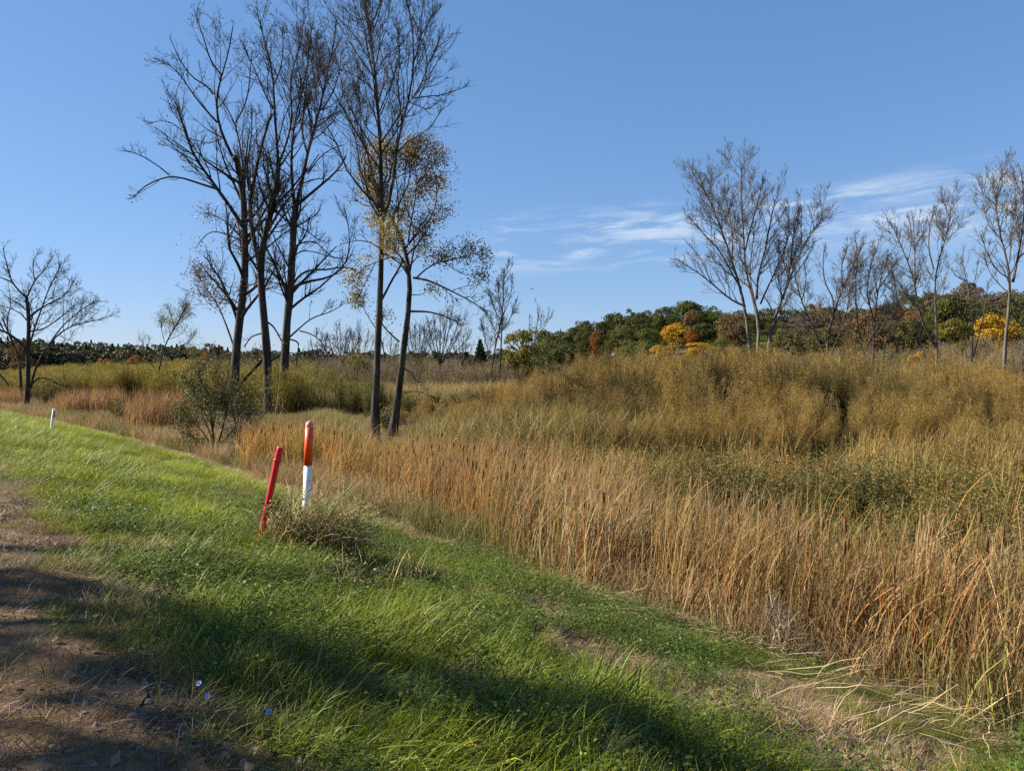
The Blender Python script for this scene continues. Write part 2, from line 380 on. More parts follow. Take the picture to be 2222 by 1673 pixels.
def cattail(seed, n=15):
    "unit: metres, about 1.6 tall"
    rs = np.random.default_rng(seed); g = Geo()
    b = np.zeros((n, 3)); b[:, :2] = rs.normal(size=(n, 2)) * .13; b[:, 2] = -.05
    L = rs.uniform(1.0, 1.75, n); az = rs.normal(size=n) * .9
    V, Q, P = blades(b, az, rs.uniform(.0, .12, n), rs.uniform(.05, 1.2, n) * (rs.random(n) < .8), L, rs.uniform(.008, .017, n), 6, rs, .15, .06)
    br = rs.uniform(.5, 1.35, (n, 1)) * np.ones((n, 3)); br[rs.random(n) < .25] *= np.array([1.05, .72, .5]); gr = rs.random(n) < .16; br[gr] *= np.array([.62, .85, .45])
    br = rep(br, 14).reshape(n, 7, 2, 3)
    g.add(V, Q, br.reshape(-1, 3))
    # broken leaf tips hanging down
    h = 5; k = rs.integers(0, n, h); pb = P[k, 5]
    V2, Q2, _ = blades(pb, az[k] + rs.normal(size=h) * .5, rs.uniform(1.7, 2.6, h), .3, rs.uniform(.2, .5, h), .012, 2, rs)
    g.add(V2, Q2, rep(np.ones((h, 3)) * rs.uniform(.8, 1.35, (h, 1)), 6))
    if seed % 6 == 0:                                  # a stalk with a seed head going to fluff
        top = rs.uniform(1.1, 1.45); a = rs.normal() * .1
        q = np.array([[[0, 0, 0], [a * .4, .02, top * .5], [a, 0, top]]]); V3, Q3 = tubes(q, np.full((1, 3), .005), 3); g.add(V3, Q3, .8)
        hd = np.array([[[a, 0, top + z] for z in (-.17, -.15, -.08, -.01, .0)]]); V3, Q3 = tubes(hd, np.array([[.004, .016, .022, .017, .004]]), 6)
        g.add(V3, Q3, np.array([1.0, .9, .82]) if seed != 102 else np.array([.75, .58, .46]))
    return g.mesh(f'cattail_{seed}', M_inst)
C_cat = source('reed_stalks', [cattail(s) for s in range(100, 112)])
def fluff_grass(seed, n=34):
    "tan marsh grass, about 1 m, wind-bent plumes"
    rs = np.random.default_rng(seed); g = Geo()
    b = np.zeros((n, 3)); b[:, :2] = rs.normal(size=(n, 2)) * .22
    V, Q, P = blades(b, rs.normal(size=n) * 1.0, rs.uniform(0, .35, n), rs.uniform(.2, 1.4, n), rs.uniform(.55, 1.15, n), rs.uniform(.008, .02, n), 4, rs, .3, .05)
    g.add(V, Q, rep(np.ones((n, 3)) * rs.uniform(.6, 1.35, (n, 1)), 10)); return g.mesh(f'marsh_grass_{seed}', M_inst)
C_mg = source('marsh_grass', [fluff_grass(s) for s in range(200, 207)])
def weed(seed, ns=9, nl=34):
    "leafy goldenrod-like stems, about 1 m"
    rs = np.random.default_rng(seed); g = Geo()
    b = np.zeros((ns, 3)); b[:, :2] = rs.normal(size=(ns, 2)) * .2
    L = rs.uniform(.6, 1.1, ns); az = rs.uniform(0, 6.28, ns); P = np.zeros((ns, 5, 3)); P[:, 0] = b; ln = rs.uniform(.02, .3, ns)
    for i in range(1, 5):
        P[:, i] = P[:, i - 1] + (L / 4)[:, None] * np.stack([np.sin(ln) * np.cos(az), np.sin(ln) * np.sin(az), np.cos(ln)], 1) + rs.normal(size=(ns, 3)) * .012
    V, Q = tubes(P, np.repeat(np.linspace(.006, .002, 5)[None], ns, 0), 3); g.add(V, Q, np.array([.7, .5, .5]))
    m = ns * nl; i = np.repeat(np.arange(ns), nl); u = rs.uniform(.15, 1, m) * 4; j = np.clip(u.astype(int), 0, 3); f = (u - j)[:, None]
    p = P[i, j] * (1 - f) + P[i, j + 1] * f
    a = nrm(np.stack([rs.normal(size=m), rs.normal(size=m), rs.uniform(-.1, .7, m)], 1))
    V, Q = leafquads(p, rs.uniform(.05, .12, m), rs.uniform(.012, .028, m), rs, 0, a)
    c = np.ones((m, 3)) * rs.uniform(.55, 1.3, (m, 1)); br = rs.random(m) < .18; c[br] *= np.array([1.6, .85, .6]); g.add(V, Q, rep(c, 4))
    k = rs.integers(0, ns, 60); p = P[k, 4] + rs.normal(size=(60, 3)) * np.array([.05, .05, .07]); V, Q = leafquads(p, .03, .018, rs); g.add(V, Q, np.array([1.9, 1.35, 1.5]))
    return g.mesh(f'weed_{seed}', M_leaf_i)
C_weed = source('leafy_weeds', [weed(s) for s in range(300, 308)])
def willow(seed, ns=30, leaf=(.045, .085), nleaf=3000, bare=.0):
    "willow clump, unit height 1 and about .65 wide: upright stems, fine twigs, narrow leaves"
    rs = np.random.default_rng(seed); g = Geo(); Hs = 3.6
    az = rs.uniform(0, 6.28, ns); ln = np.abs(rs.normal(size=ns)) * .17; L = rs.uniform(.6, 1.02, ns) * Hs
    P = np.zeros((ns, 6, 3)); P[:, 0, :2] = rs.normal(size=(ns, 2)) * .22; P[:, 0, 2] = -.1
    for i in range(1, 6):
        P[:, i] = P[:, i - 1] + (L / 5)[:, None] * np.stack([np.sin(ln) * np.cos(az), np.sin(ln) * np.sin(az), np.cos(ln)], 1) + rs.normal(size=(ns, 3)) * .03
        ln = ln * .9
    Rr = np.repeat(np.linspace(.017, .005, 6)[None], ns, 0)
    V, Q = tubes(P, Rr, 3); g.add(V, Q, np.array([.55, .48, .6]))
    P1, R1 = children(P, Rr, 5.5, .26, (20, 50), .35, .12, 4, .6, .005, .3, .25, 1.1, rs)
    V, Q = tubes(P1, R1, 3); g.add(V, Q, np.array([.6, .46, .4]))
    n = nleaf; k = rs.integers(0, len(P1), n); u = rs.random(n) ** .7 * 3; j = np.clip(u.astype(int), 0, 2); f = (u - j)[:, None]
    p = P1[k, j] * (1 - f) + P1[k, j + 1] * f + rs.normal(size=(n, 3)) * .05
    V, Q = leafquads(p, rs.uniform(*leaf, n), rs.uniform(.009, .015, n), rs, .15)
    c = np.ones((n, 3)) * rs.uniform(.65, 1.35, (n, 1)); y = rs.random(n) < .2; c[y] *= np.array([1.2, 1.0, .85]); g.add(V, Q, rep(c, 4))
    me = g.mesh(f'willow_{seed}', M_leaf_i)
    co = np.empty(len(me.vertices) * 3, np.float32); me.vertices.foreach_get('co', co); me.vertices.foreach_set('co', co / Hs); return me
C_wil = source('willow_stems', [willow(s) for s in range(400, 408)])
def bare_brush(seed):
    rs = np.random.default_rng(seed); g = Geo(); ns = 16; Hs = 3.0
    az = rs.uniform(0, 6.28, ns); ln = np.abs(rs.normal(size=ns)) * .35; L = rs.uniform(.5, 1.02, ns) * Hs
    P = np.zeros((ns, 6, 3)); P[:, 0, :2] = rs.normal(size=(ns, 2)) * .25
    for i in range(1, 6):
        P[:, i] = P[:, i - 1] + (L / 5)[:, None] * np.stack([np.sin(ln) * np.cos(az), np.sin(ln) * np.sin(az), np.cos(ln)], 1) + rs.normal(size=(ns, 3)) * .05
    Rr = np.repeat(np.linspace(.018, .006, 6)[None], ns, 0); V, Q = tubes(P, Rr, 3); g.add(V, Q, .8)
    P1, R1 = children(P, Rr, 4, .3, (25, 55), .2, .15, 4, .6, .006, .2, .25, 1.2, rs); V, Q = tubes(P1, R1, 3); g.add(V, Q, 1.0)
    P2, R2 = children(P1, R1, 4, .5, (25, 55), .1, .15, 3, .6, .005, .2, .15, .6, rs); V, Q = tubes(P2, R2, 3); g.add(V, Q, 1.1)
    me = g.mesh(f'brush_{seed}', M_stem_i)
    co = np.empty(len(me.vertices) * 3, np.float32); me.vertices.foreach_get('co', co); me.vertices.foreach_set('co', co / Hs); return me
C_brush = source('bare_brush', [bare_brush(s) for s in range(500, 505)])

# ---- where things grow
def area(x0, x1, y0, y1, dens, px0=-330, px1=2560):
    n = int((x1 - x0) * (y1 - y0) * dens); X = rng.uniform(x0, x1, n); Y = rng.uniform(y0, y1, n)
    k = ppx(X, Y); m = (k > px0) & (k < px1) & (Y > 1.2); return X[m], Y[m], k[m]
def finish(X, Y, dz=0.0): return np.stack([X, Y, zg(X, Y) + dz], 1)
DRY = [(1170, 1310, .28), (1240, 1395, .34), (1300, 1420, .3), (1390, 1445, .33), (1545, 1520, .3), (1690, 1480, .33), (1720, 1540, .33), (1790, 1590, .38), (1860, 1650, .36),
       (1060, 1190, .35), (950, 1165, .5), (840, 1120, .7), (760, 1080, .8), (1130, 1240, .25), (10, 1090, .4), (70, 1180, .35), (2000, 1640, .25), (720, 1050, .9), (1480, 1375, .2), (2150, 1600, .2), (1900, 1540, .2)]
DRYW = [(*gp(a, b)[:2], r) for a, b, r in DRY]
def dryness(X, Y):
    d = np.zeros(len(X))
    for x, y, r in DRYW: d = np.maximum(d, 1.25 * np.exp(-((X - x) ** 2 + (Y - y) ** 2) / (1.1 * r * r)))
    s, t = st(X, Y); d = np.maximum(d, .9 * smooth(s, 6.6, 7.5) * smooth(vnoise(X, Y, .8, 31), .25, .6))
    d = np.maximum(d, .95 * smooth(s, 5.9, 7.2) * smooth(t, 9, 13))
    d = np.maximum(d, .6 * smooth(vnoise(X, Y, .45, 33), .68, .88))
    return np.clip(d * (.6 + .8 * vnoise(X, Y, .3, 9)), 0, 1)
def build_grass():
    X = rng.uniform(-46, 10, 560 * 640); Y = rng.uniform(1.3, 58, 560 * 640)
    k = ppx(X, Y); s, t = st(X, Y); edge = 7.4 + (vnoise(t, t * 0, 1.1, 8) - .5) * .7
    m = (k > -330) & (k < 2560) & ((s > .82 + (vnoise(X, Y, .3, 5) - .5) * .9) | ((s > -.6) & (vnoise(X, Y, .35, 7) > .8))) & (s < edge)
    keep = np.clip(12 / np.maximum(Y, 1), .3, 1)
    m &= rng.random(len(X)) < keep * .85
    X, Y, s, t = X[m], Y[m], s[m], t[m]; n = len(X)
    d = dryness(X, Y); big = vnoise(X, Y, 1.7, 11); f2 = vnoise(X, Y, .5, 12)
    green = mixc((.075, .118, .010), (.25, .285, .018), np.clip(big * .6 + f2 * .35 + smooth(t, 7, 16) * .35 - .1, 0, 1))
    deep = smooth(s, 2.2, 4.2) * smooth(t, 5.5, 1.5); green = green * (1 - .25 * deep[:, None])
    col = mixc(green, (.42, .30, .13), d) * rng.uniform(.8, 1.2, (n, 1))
    near_edge = smooth(s, 1.6, .7); col = mixc(col, (.22, .15, .05), near_edge * .5 * (f2 > .45))
    hgt = .88 * (.4 + .55 * vnoise(X, Y, .9, 14) + .45 * vnoise(X, Y, .35, 16)) * (1 - .5 * d) * np.where(s > 3.6, .55, .92) * (1 - .55 * near_edge)
    yaw = .35 + (vnoise(X, Y, 1.1, 15) - .5) * 2.4 + (vnoise(X, Y, .4, 17) - .5) * 2.0 + rng.normal(size=n) * .45
    sc = np.stack([hgt * 1.05, hgt * 1.05, hgt * rng.uniform(.75, 1.2, n)], 1) * np.interp(Y, [0, 12, 50], [1.0, 1.1, 1.9])[:, None]
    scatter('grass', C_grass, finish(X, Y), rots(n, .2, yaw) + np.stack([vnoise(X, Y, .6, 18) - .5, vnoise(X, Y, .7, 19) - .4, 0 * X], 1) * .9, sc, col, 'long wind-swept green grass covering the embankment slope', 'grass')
    X, Y, k = area(-9, 10, 1.6, 15, 30); s, t = st(X, Y)
    m = (s > 1.2) & (s < 6.9) & (vnoise(X, Y, .7, 21) > .42) & (dryness(X, Y) < .45); X, Y = X[m], Y[m]; n = len(X)
    c = mixc((.045, .085, .012), (.11, .155, .018), vnoise(X, Y, .9, 22)) * rng.uniform(.75, 1.25, (n, 1))
    scatter('clover', C_clover, finish(X, Y), rots(n, .1), rng.uniform(.7, 1.35, n), c, 'low clover and broad-leaved weeds growing among the grass', 'clover')
build_grass()
PXF = [-400, 540, 600, 700, 800, 900, 1000]; DF = [21.8, 21.6, 21.2, 20.3, 18.2, 15.3, 13.1]
def dfront(X, Y, k): return np.interp(k, PXF, DF)
def build_marsh():
    # cattail strip along the foot of the bank
    X, Y, k = area(-14, 16, 5, 30, 17, 470); s, t = st(X, Y)
    ed = 7.35 + (vnoise(t, t * 0, .9, 41) - .5) * .9
    depth = np.interp(k, [500, 800, 1000, 1400, 1800, 2300], [4.0, 4.5, 5.0, 3.6, 2.6, 2.6]) + (vnoise(X, Y, 2, 42) - .5) * 1.5
    beyond = np.where(k < 1000, Y - dfront(X, Y, k) - (vnoise(X, Y, 1.5, 43) - .5) * 1.6, (s - ed) * 1.25)
    m = (beyond > 0) & (beyond < depth) & (k > 530 + (vnoise(X, Y, 1, 44) - .5) * 60); X, Y, k, s, t, beyond = X[m], Y[m], k[m], s[m], t[m], beyond[m]; n = len(X)
    big = vnoise(X, Y, 1.6, 45)
    straw = mixc((.48, .345, .175), (.40, .235, .095), big); org = mixc(straw, (.48, .27, .075), smooth(k, 1050, 600) * .7)
    gold = smooth(vnoise(X, Y, .8, 46), .62, .8) * .6; col = mixc(org, (.34, .27, .06), gold) * rng.uniform(.55, 1.1, (n, 1))
    h = np.interp(k, [540, 800, 1000, 1100, 1400, 1700, 2222], [1.63, 1.42, 1.55, 1.62, 1.5, 1.52, 1.6]) / 1.5 * rng.uniform(.72, 1.0, n)
    yaw = .15 + rng.normal(size=n) * .7
    scatter('cattail_reeds', C_cat, finish(X, Y), rots(n, .07, yaw), np.stack([h, h, h], 1), col, 'dense strip of dry tan cattails along the foot of the bank', 'cattails')
    # dry brush grass and low weeds between bank and cattails on the left
    X, Y, k = area(-48, 10, 4, 62, 16, -200, 2500); s, t = st(X, Y)
    m = (s > 7.1) & (Y < np.where(k > 480, dfront(X, Y, k) + .8, 62)) & (s < np.where(k < 480, 12.5, np.where(k > 1000, 8.1, 99))); X, Y, k, t = X[m], Y[m], k[m], t[m]; n = len(X)
    g = smooth(vnoise(X, Y, 1.6, 51), .45, .7); col = mixc((.34, .23, .11), (.16, .165, .05), g * .8) * rng.uniform(.65, 1.25, (n, 1))
    scatter('dry_marsh_grass', C_mg, finish(X, Y), rots(n, .2), rng.uniform(.35, .75, n), col, 'matted brown dry grass at the foot of the embankment', 'dry grass')
    # weeds behind the cattails
    X, Y, k = area(-10, 28, 8, 25, 7, 800); s, t = st(X, Y)
    m = (s > 10.0) & (Y > np.where(k < 1000, 20, 0)) & (Y < 23.5 + 2 * vnoise(X, Y, 3, 60)); X, Y, k = X[m], Y[m], k[m]; n = len(X)
    f = vnoise(X, Y, 2.5, 61); col = mixc((.13, .135, .032), (.25, .195, .062), f) * rng.uniform(.65, 1.2, (n, 1))
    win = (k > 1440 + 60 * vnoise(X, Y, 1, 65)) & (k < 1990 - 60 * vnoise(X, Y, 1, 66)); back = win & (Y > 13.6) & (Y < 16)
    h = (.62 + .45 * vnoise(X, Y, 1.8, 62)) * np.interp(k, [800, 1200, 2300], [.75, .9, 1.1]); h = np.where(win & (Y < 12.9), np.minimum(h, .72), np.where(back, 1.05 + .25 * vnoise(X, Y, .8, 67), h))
    col = np.where(back[:, None], col * np.array([.55, .68, .6]), col)  # shadow band behind the gap put into the tint of the rear weeds
    ok = ~(win & (Y > 12.6) & (Y < 13.6)); X, Y, col, h = X[ok], Y[ok], col[ok], h[ok]; n = len(X)
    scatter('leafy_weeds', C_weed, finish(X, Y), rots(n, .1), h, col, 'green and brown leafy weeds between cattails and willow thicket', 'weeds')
    # paler reeds inside the weeds, mostly to the right
    X, Y, k = area(-6, 34, 9.5, 25, 9, 900); s, t = st(X, Y)
    pr = .12 + .75 * smooth(k, 1750, 2050) * smooth(Y, 15, 17.5); pr *= (1 - .95 * np.exp(-((Y - 14.2) / 2.0) ** 2) * smooth(k, 1350, 1550) * smooth(k, 2180, 2000))
    m = (s > 10) & (rng.random(len(X)) < pr * (vnoise(X, Y, 1.5, 63) > .35)); X, Y, k = X[m], Y[m], k[m]; n = len(X)
    col = mixc((.46, .32, .13), (.32, .25, .08), vnoise(X, Y, 2, 64)) * rng.uniform(.7, 1.15, (n, 1))
    scatter('far_reeds', C_cat, finish(X, Y), rots(n, .1, rng.normal(size=n) * .8), rng.uniform(.72, 1.08, n), col, 'scattered tan reeds among the weeds before the thicket', 'reeds')
    # tan tall grass in the middle distance
    X, Y, k = area(-22, 22, 24, 80, 6.5, 560, 1500)
    m = (Y > np.interp(k, [560, 1000, 1500], [26, 21, 23])); X, Y, k = X[m], Y[m], k[m]; n = len(X)
    col = mixc(mixc((.44, .30, .13), (.32, .25, .09), vnoise(X, Y, 5, 71)), (.27, .225, .08), smooth(k, 950, 680) * .6) * .85 * rng.uniform(.7, 1.2, (n, 1))
    h = rng.uniform(.9, 1.5, n) * np.interp(k, [560, 800, 1000, 1500], [1.0, 1.1, 1.2, 1.2])
    lim = np.interp(k, [560, 640, 700, 760, 790, 880, 910, 1000, 1100], [898, 895, 880, 900, 950, 945, 905, 880, 860]); h = np.where(Y < 48, np.minimum(h, np.maximum((3.15 - (lim - HOR) / F * Y) * .9, .3)), h)
    scatter('tall_grass', C_mg, finish(X, Y), rots(n, .15), np.stack([h, h, h], 1), col, 'tan tall marsh grass behind the five big trees', 'tall grass')
    # rusty cattail patches far left
    X, Y, k = area(-48, 0, 26, 60, 12, -250, 470); s, t = st(X, Y)
    zone = np.maximum.reduce([((k > 120) & (k < 262) & (Y > 43) & (Y < 49)), ((k > 278) & (k < 412) & (Y > 33) & (Y < 38)), ((k < 45) & (Y > 52))])
    zone = zone & (s > 7.8); X, Y, k = X[zone], Y[zone], k[zone]; n = len(X)
    col = mixc((.34, .215, .105), (.27, .15, .065), vnoise(X, Y, .8, 72)) * rng.uniform(.6, 1.25, (n, 1)); h = rng.uniform(.85, 1.15, n) * np.interp(k, [0, 280, 400], [.85, 1.2, 1.25])
    scatter('rusty_cattails', C_cat, finish(X, Y), rots(n, .08, rng.normal(size=n)), h, col, 'rust-coloured cattail patches at the left below the yellow-green willows', 'cattails')
build_marsh()

XT = [700, 880, 1000, 1100, 1200, 1300, 1400, 1500, 1650, 1800, 1900, 2000, 2100, 2222, 2600]
YT = [885, 868, 850, 830, 800, 776, 768, 758, 752, 776, 792, 792, 792, 812, 820]
def build_thickets():
    X, Y, k = area(-12, 44, 20, 52, 2.0, 840)
    front = np.interp(k, [840, 1000, 1200, 2300], [40, 27, 22.5, 21]) + (vnoise(X, Y, 4, 81) - .5) * 4
    m = (Y > front) & (Y < front + 26); X, Y, k, front = X[m], Y[m], k[m], front[m]; n = len(X)
    top = np.interp(k, XT, YT) + (vnoise(X, Y, 3, 82) - .5) * 34
    h = (3.15 - (top - HOR) / F * Y) * rng.uniform(.74, 1.06, n) * (.5 + .5 * smooth(Y - front, 0, 8))
    h = h * (.82 + .28 * vnoise(X, Y, 1.6, 85)) * np.where(rng.random(n) < .07, 1.18, 1.0)
    h = np.clip(h, .8, 4.7); gapk = vnoise(X, Y, 2.4, 88) > .1; X, Y, k, h = X[gapk], Y[gapk], k[gapk], h[gapk]; n = len(X)
    f = vnoise(X, Y, 4, 83); col = mixc((.47, .34, .10), (.33, .26, .08), f)
    col = mixc(col, (.44, .31, .11), smooth(k, 1300, 1000) * .6); col = mixc(col, (.46, .32, .06), smooth(vnoise(X, Y, 2, 84), .6, .8) * .6) * rng.uniform(.75, 1.2, (n, 1))
    scatter('willow_thicket', C_wil, finish(X, Y), rots(n, .06), np.stack([h * .85, h * .85, h], 1), col, 'olive and tan mass of sandbar willow filling the right of the marsh', 'willow thicket')
    # yellow-green willows at the left
    X, Y, k = area(-150, -4, 43, 190, .45, -300, 880); s, t = st(X, Y)
    m = (s > 10) & (Y > np.interp(k, [-300, 120, 420, 560, 620, 860], [64, 58, 50, 50, 44, 44])); X, Y, k = X[m], Y[m], k[m]; n = len(X)
    top = np.interp(k, [-300, 0, 130, 300, 420, 520, 620, 700, 800, 860], [815, 812, 800, 797, 786, 800, 796, 806, 826, 838]) + (vnoise(X, Y, 5, 86) - .5) * 30
    h = np.clip((3.15 - (top - HOR) / F * Y) * rng.uniform(.86, 1.06, n), .8, 5)
    col = mixc((.30, .27, .03), (.40, .33, .045), vnoise(X, Y, 7, 87)) * rng.uniform(.75, 1.2, (n, 1)); col = mixc(col, (.2, .22, .06), smooth(k, 560, 800) * .7)
    scatter('willow_scrub', C_wil, finish(X, Y), rots(n, .06), np.stack([h * 1.25, h * 1.25, h], 1), col, 'yellow-green willow scrub stretching across the left middle distance', 'willow scrub')
    # grey-brown bare brush in front of the hill
    X, Y, k = area(-60, 95, 66, 150, .5, 430, 2560); m = rng.random(len(X)) < np.interp(k, [430, 600, 1050, 1250, 1700, 2000, 2300], [.5, 1, 1, .25, .28, .4, .4]); X, Y, k = X[m], Y[m], k[m]; n = len(X)
    top = np.interp(k, [600, 760, 1050, 1300, 1700, 1850, 2000, 2100, 2222, 2500], [772, 768, 772, 795, 765, 750, 730, 710, 700, 700])
    h = np.clip((CAMZ - (top - HOR) / F * Y - zg(X, Y)) * np.where(k < 1100, rng.uniform(.55, 1, n), rng.uniform(.3, 1, n) ** .8) * (.6 + .5 * vnoise(X, Y, 7, 91)), 1.2, 8)
    col = mixc((.2, .15, .105), (.27, .195, .125), vnoise(X, Y, 8, 90)) * rng.uniform(.5, 1.25, (n, 1)); col = mixc(col, (.24, .2, .06), .7 * (vnoise(X, Y, 6, 92) > np.where(k < 1100, .5, .66)))
    scatter('bare_brush', C_brush, finish(X, Y), rots(n, .06), np.stack([h * 1.1, h * 1.1, h], 1), col, 'grey-brown leafless brush at the foot of the wooded hill', 'brush')
build_thickets()

# ------------------------------------------------------------------ trees
def limbs_to_world(limbs, D, rs, spread=.45):
    "limbs: (pixel points, width at start, width at end, share of the length that stays clear of side branches)"
    PP, RR, U0, placed = [], [], [], []
    for li, (pts, w0, w1, u0) in enumerate(limbs):
        pts = np.array(pts, float)
        d = np.r_[0, np.cumsum(np.hypot(*np.diff(pts, axis=0).T))]; K = 12
        q = np.linspace(0, d[-1], K); px = np.interp(q, d, pts[:, 0]); py = np.interp(q, d, pts[:, 1])
        if K > 4:                                                   # soften corners
            for _ in range(2):
                px[1:-1] = .25 * px[:-2] + .5 * px[1:-1] + .25 * px[2:]; py[1:-1] = .25 * py[:-2] + .5 * py[1:-1] + .25 * py[2:]
        m = D / F
        off0, slope = 0.0, 0.0
        if placed:
            allp = np.concatenate(placed); j = np.argmin(np.hypot(allp[:, 0] - px[0], allp[:, 1] - py[0])); off0 = allp[j, 2]
            slope = rs.uniform(-spread, spread)
        off = off0 + slope * q * m * np.linspace(1, .7, K) + (np.cumsum(rs.normal(size=K)) * .012 * q[-1] * m / 3 if placed else 0)
        off[0] = off0
        placed.append(np.stack([px, py, off], 1))
        PP.append(np.array([at(a, b, D + o) for a, b, o in zip(px, py, off)]))
        w0 = w0 * (.84 if li == 0 else .74); wd = w0 + (w1 - w0) * np.linspace(0, 1, K) ** .8
        RR.append(np.maximum(wd * m / 2, .008)); U0.append(u0)
    return np.array(PP), np.array(RR), np.array(U0), placed
def project(P):
    d = P - np.array([0, 0, CAMZ]); dep = d[..., 1] * cp - d[..., 2] * sp_; up = d[..., 1] * sp_ + d[..., 2] * cp
    return W / 2 + F * d[..., 0] / dep, Hh / 2 - F * up / dep
def branchy(P, Rr, U0, rs, dens=1.0, l1=(2.0, .42), l2=(3.0, .48), l3=(4.4, .52), up=(.38, .3, .2), ang=(25, 55), lmax=5.2, rmin=.0095):
    lv = []
    for u in sorted(set(np.round(U0, 2))):
        k = np.round(U0, 2) == u
        lv.append(children(P[k], Rr[k], l1[0] * dens, l1[1], ang, up[0], .13, 6, .5, rmin * 1.8, u, .5, lmax, rs))
    P1 = np.concatenate([a for a, _ in lv]); R1 = np.concatenate([b for _, b in lv])
    P2, R2 = children(P1, R1, l2[0] * dens, l2[1], (25, 60), up[1], .16, 5, .6, rmin * 1.25, .15, .3, 1.8, rs)
    tips = children(P, Rr, 5 * dens, .14, (10, 45), up[1], .16, 5, .5, rmin * 1.25, .8, .4, 2.2, rs)
    P2 = np.concatenate([P2, tips[0]]); R2 = np.concatenate([R2, tips[1]])
    P3, R3 = children(P2, R2, l3[0] * dens, l3[1], (25, 60), up[2], .16, 4, .65, rmin, .15, .18, .8, rs)
    return (P1, R1), (P2, R2), (P3, R3)
def ground_extend(pts, D):
    "carry the trunk down to the ground it stands on"
    x, y = pts[0]
    X = at(x, y, D)[0]; zgd = float(zg(X, D)) - .15
    yy = HOR + (CAMZ - zgd) / D * F
    return [(x, yy)] + list(pts) if yy > y + 4 else list(pts)
def tree(name, label, D, limbs, seed, mb=None, mt=None, dens=1.0, group=None, leaves=None, spread=.45, cat='tree', **kw):
    rs = np.random.default_rng(seed); mb = mb or M_bark_dark; mt = mt or M_twig_dark
    limbs = [(ground_extend(p, D) if i == 0 else p, a, b, c) for i, (p, a, b, c) in enumerate(limbs)]
    P, Rr, U0, placed = limbs_to_world(limbs, D, rs, spread)
    base = P[0, 0].copy(); flare = np.ones(12); flare[0] = 1.35; flare[1] = 1.08; Rr[0] *= flare
    root = thing(name, label, cat, base, group)
    g = Geo(); V, Q = tubes(P - base, Rr, 9); 
    rad = np.repeat(Rr.ravel(), 9)[:, None]; V = V + (rs.normal(size=V.shape) * .05) * rad; g.add(V, Q)
    link('trunk', g.mesh(name + '_trunk', mb, True), root)
    (P1, R1), (P2, R2), (P3, R3) = branchy(P, Rr, U0, rs, dens, **kw)

    g = Geo()
    for a, b, k in ((P1, R1, 5), (P2, R2, 3), (P3, R3, 3)):
        V, Q = tubes(a - base, b, k); g.add(V, Q)
    link('crown', g.mesh(name + '_crown', mt), root)
    if leaves: leaves(root, base, P, P1, P2, P3, rs)
    return root
def leafer(count, L, wd, mat, masks=None, src=3, scatter_=.12, droop=.3, name='foliage'):
    def fn(root, base, P, P1, P2, P3, rs):
        S = {1: P1, 2: P2, 3: P3}[src]
        pool = S.reshape(-1, 3)
        if masks is not None:
            x, y = project(pool); ok = np.zeros(len(pool))
            for cx, cy, rx, ry, w in masks: ok = np.maximum(ok, w * ((((x - cx) / rx) ** 2 + ((y - cy) / ry) ** 2) < 1))
            keep = rs.random(len(pool)) < ok; pool = pool[keep]
        if len(pool) == 0: return
        p = pool[rs.integers(0, len(pool), count)] + rs.normal(size=(count, 3)) * scatter_
        V, Q = leafquads(p - base, rs.uniform(.7, 1.2, count) * L, rs.uniform(.8, 1.2, count) * wd, rs, droop)
        g = Geo(); g.add(V, Q, rep(np.ones((count, 3)) * rs.uniform(.6, 1.3, (count, 1)), 4)); link(name, g.mesh(root.name + '_' + name, mat), root)
    return fn
def both(*fs):
    def fn(*a):
        for f in fs: f(*a)
    return fn
M_leaf_brown = plant('leaf_dry_brown', (.10, .065, .025), .3, .6, .2, .4)
M_leaf_gold = plant('leaf_gold_olive', (.33, .22, .05), .5, .5, .3, .4, patch=((.17, .15, .035), .35))
M_leaf_vine = plant('leaf_vine', (.16, .10, .035), .35, .5, .3, .45)
M_leaf_yg = plant('leaf_yellow_green', (.17, .17, .035), .4, .55, .25, .35)

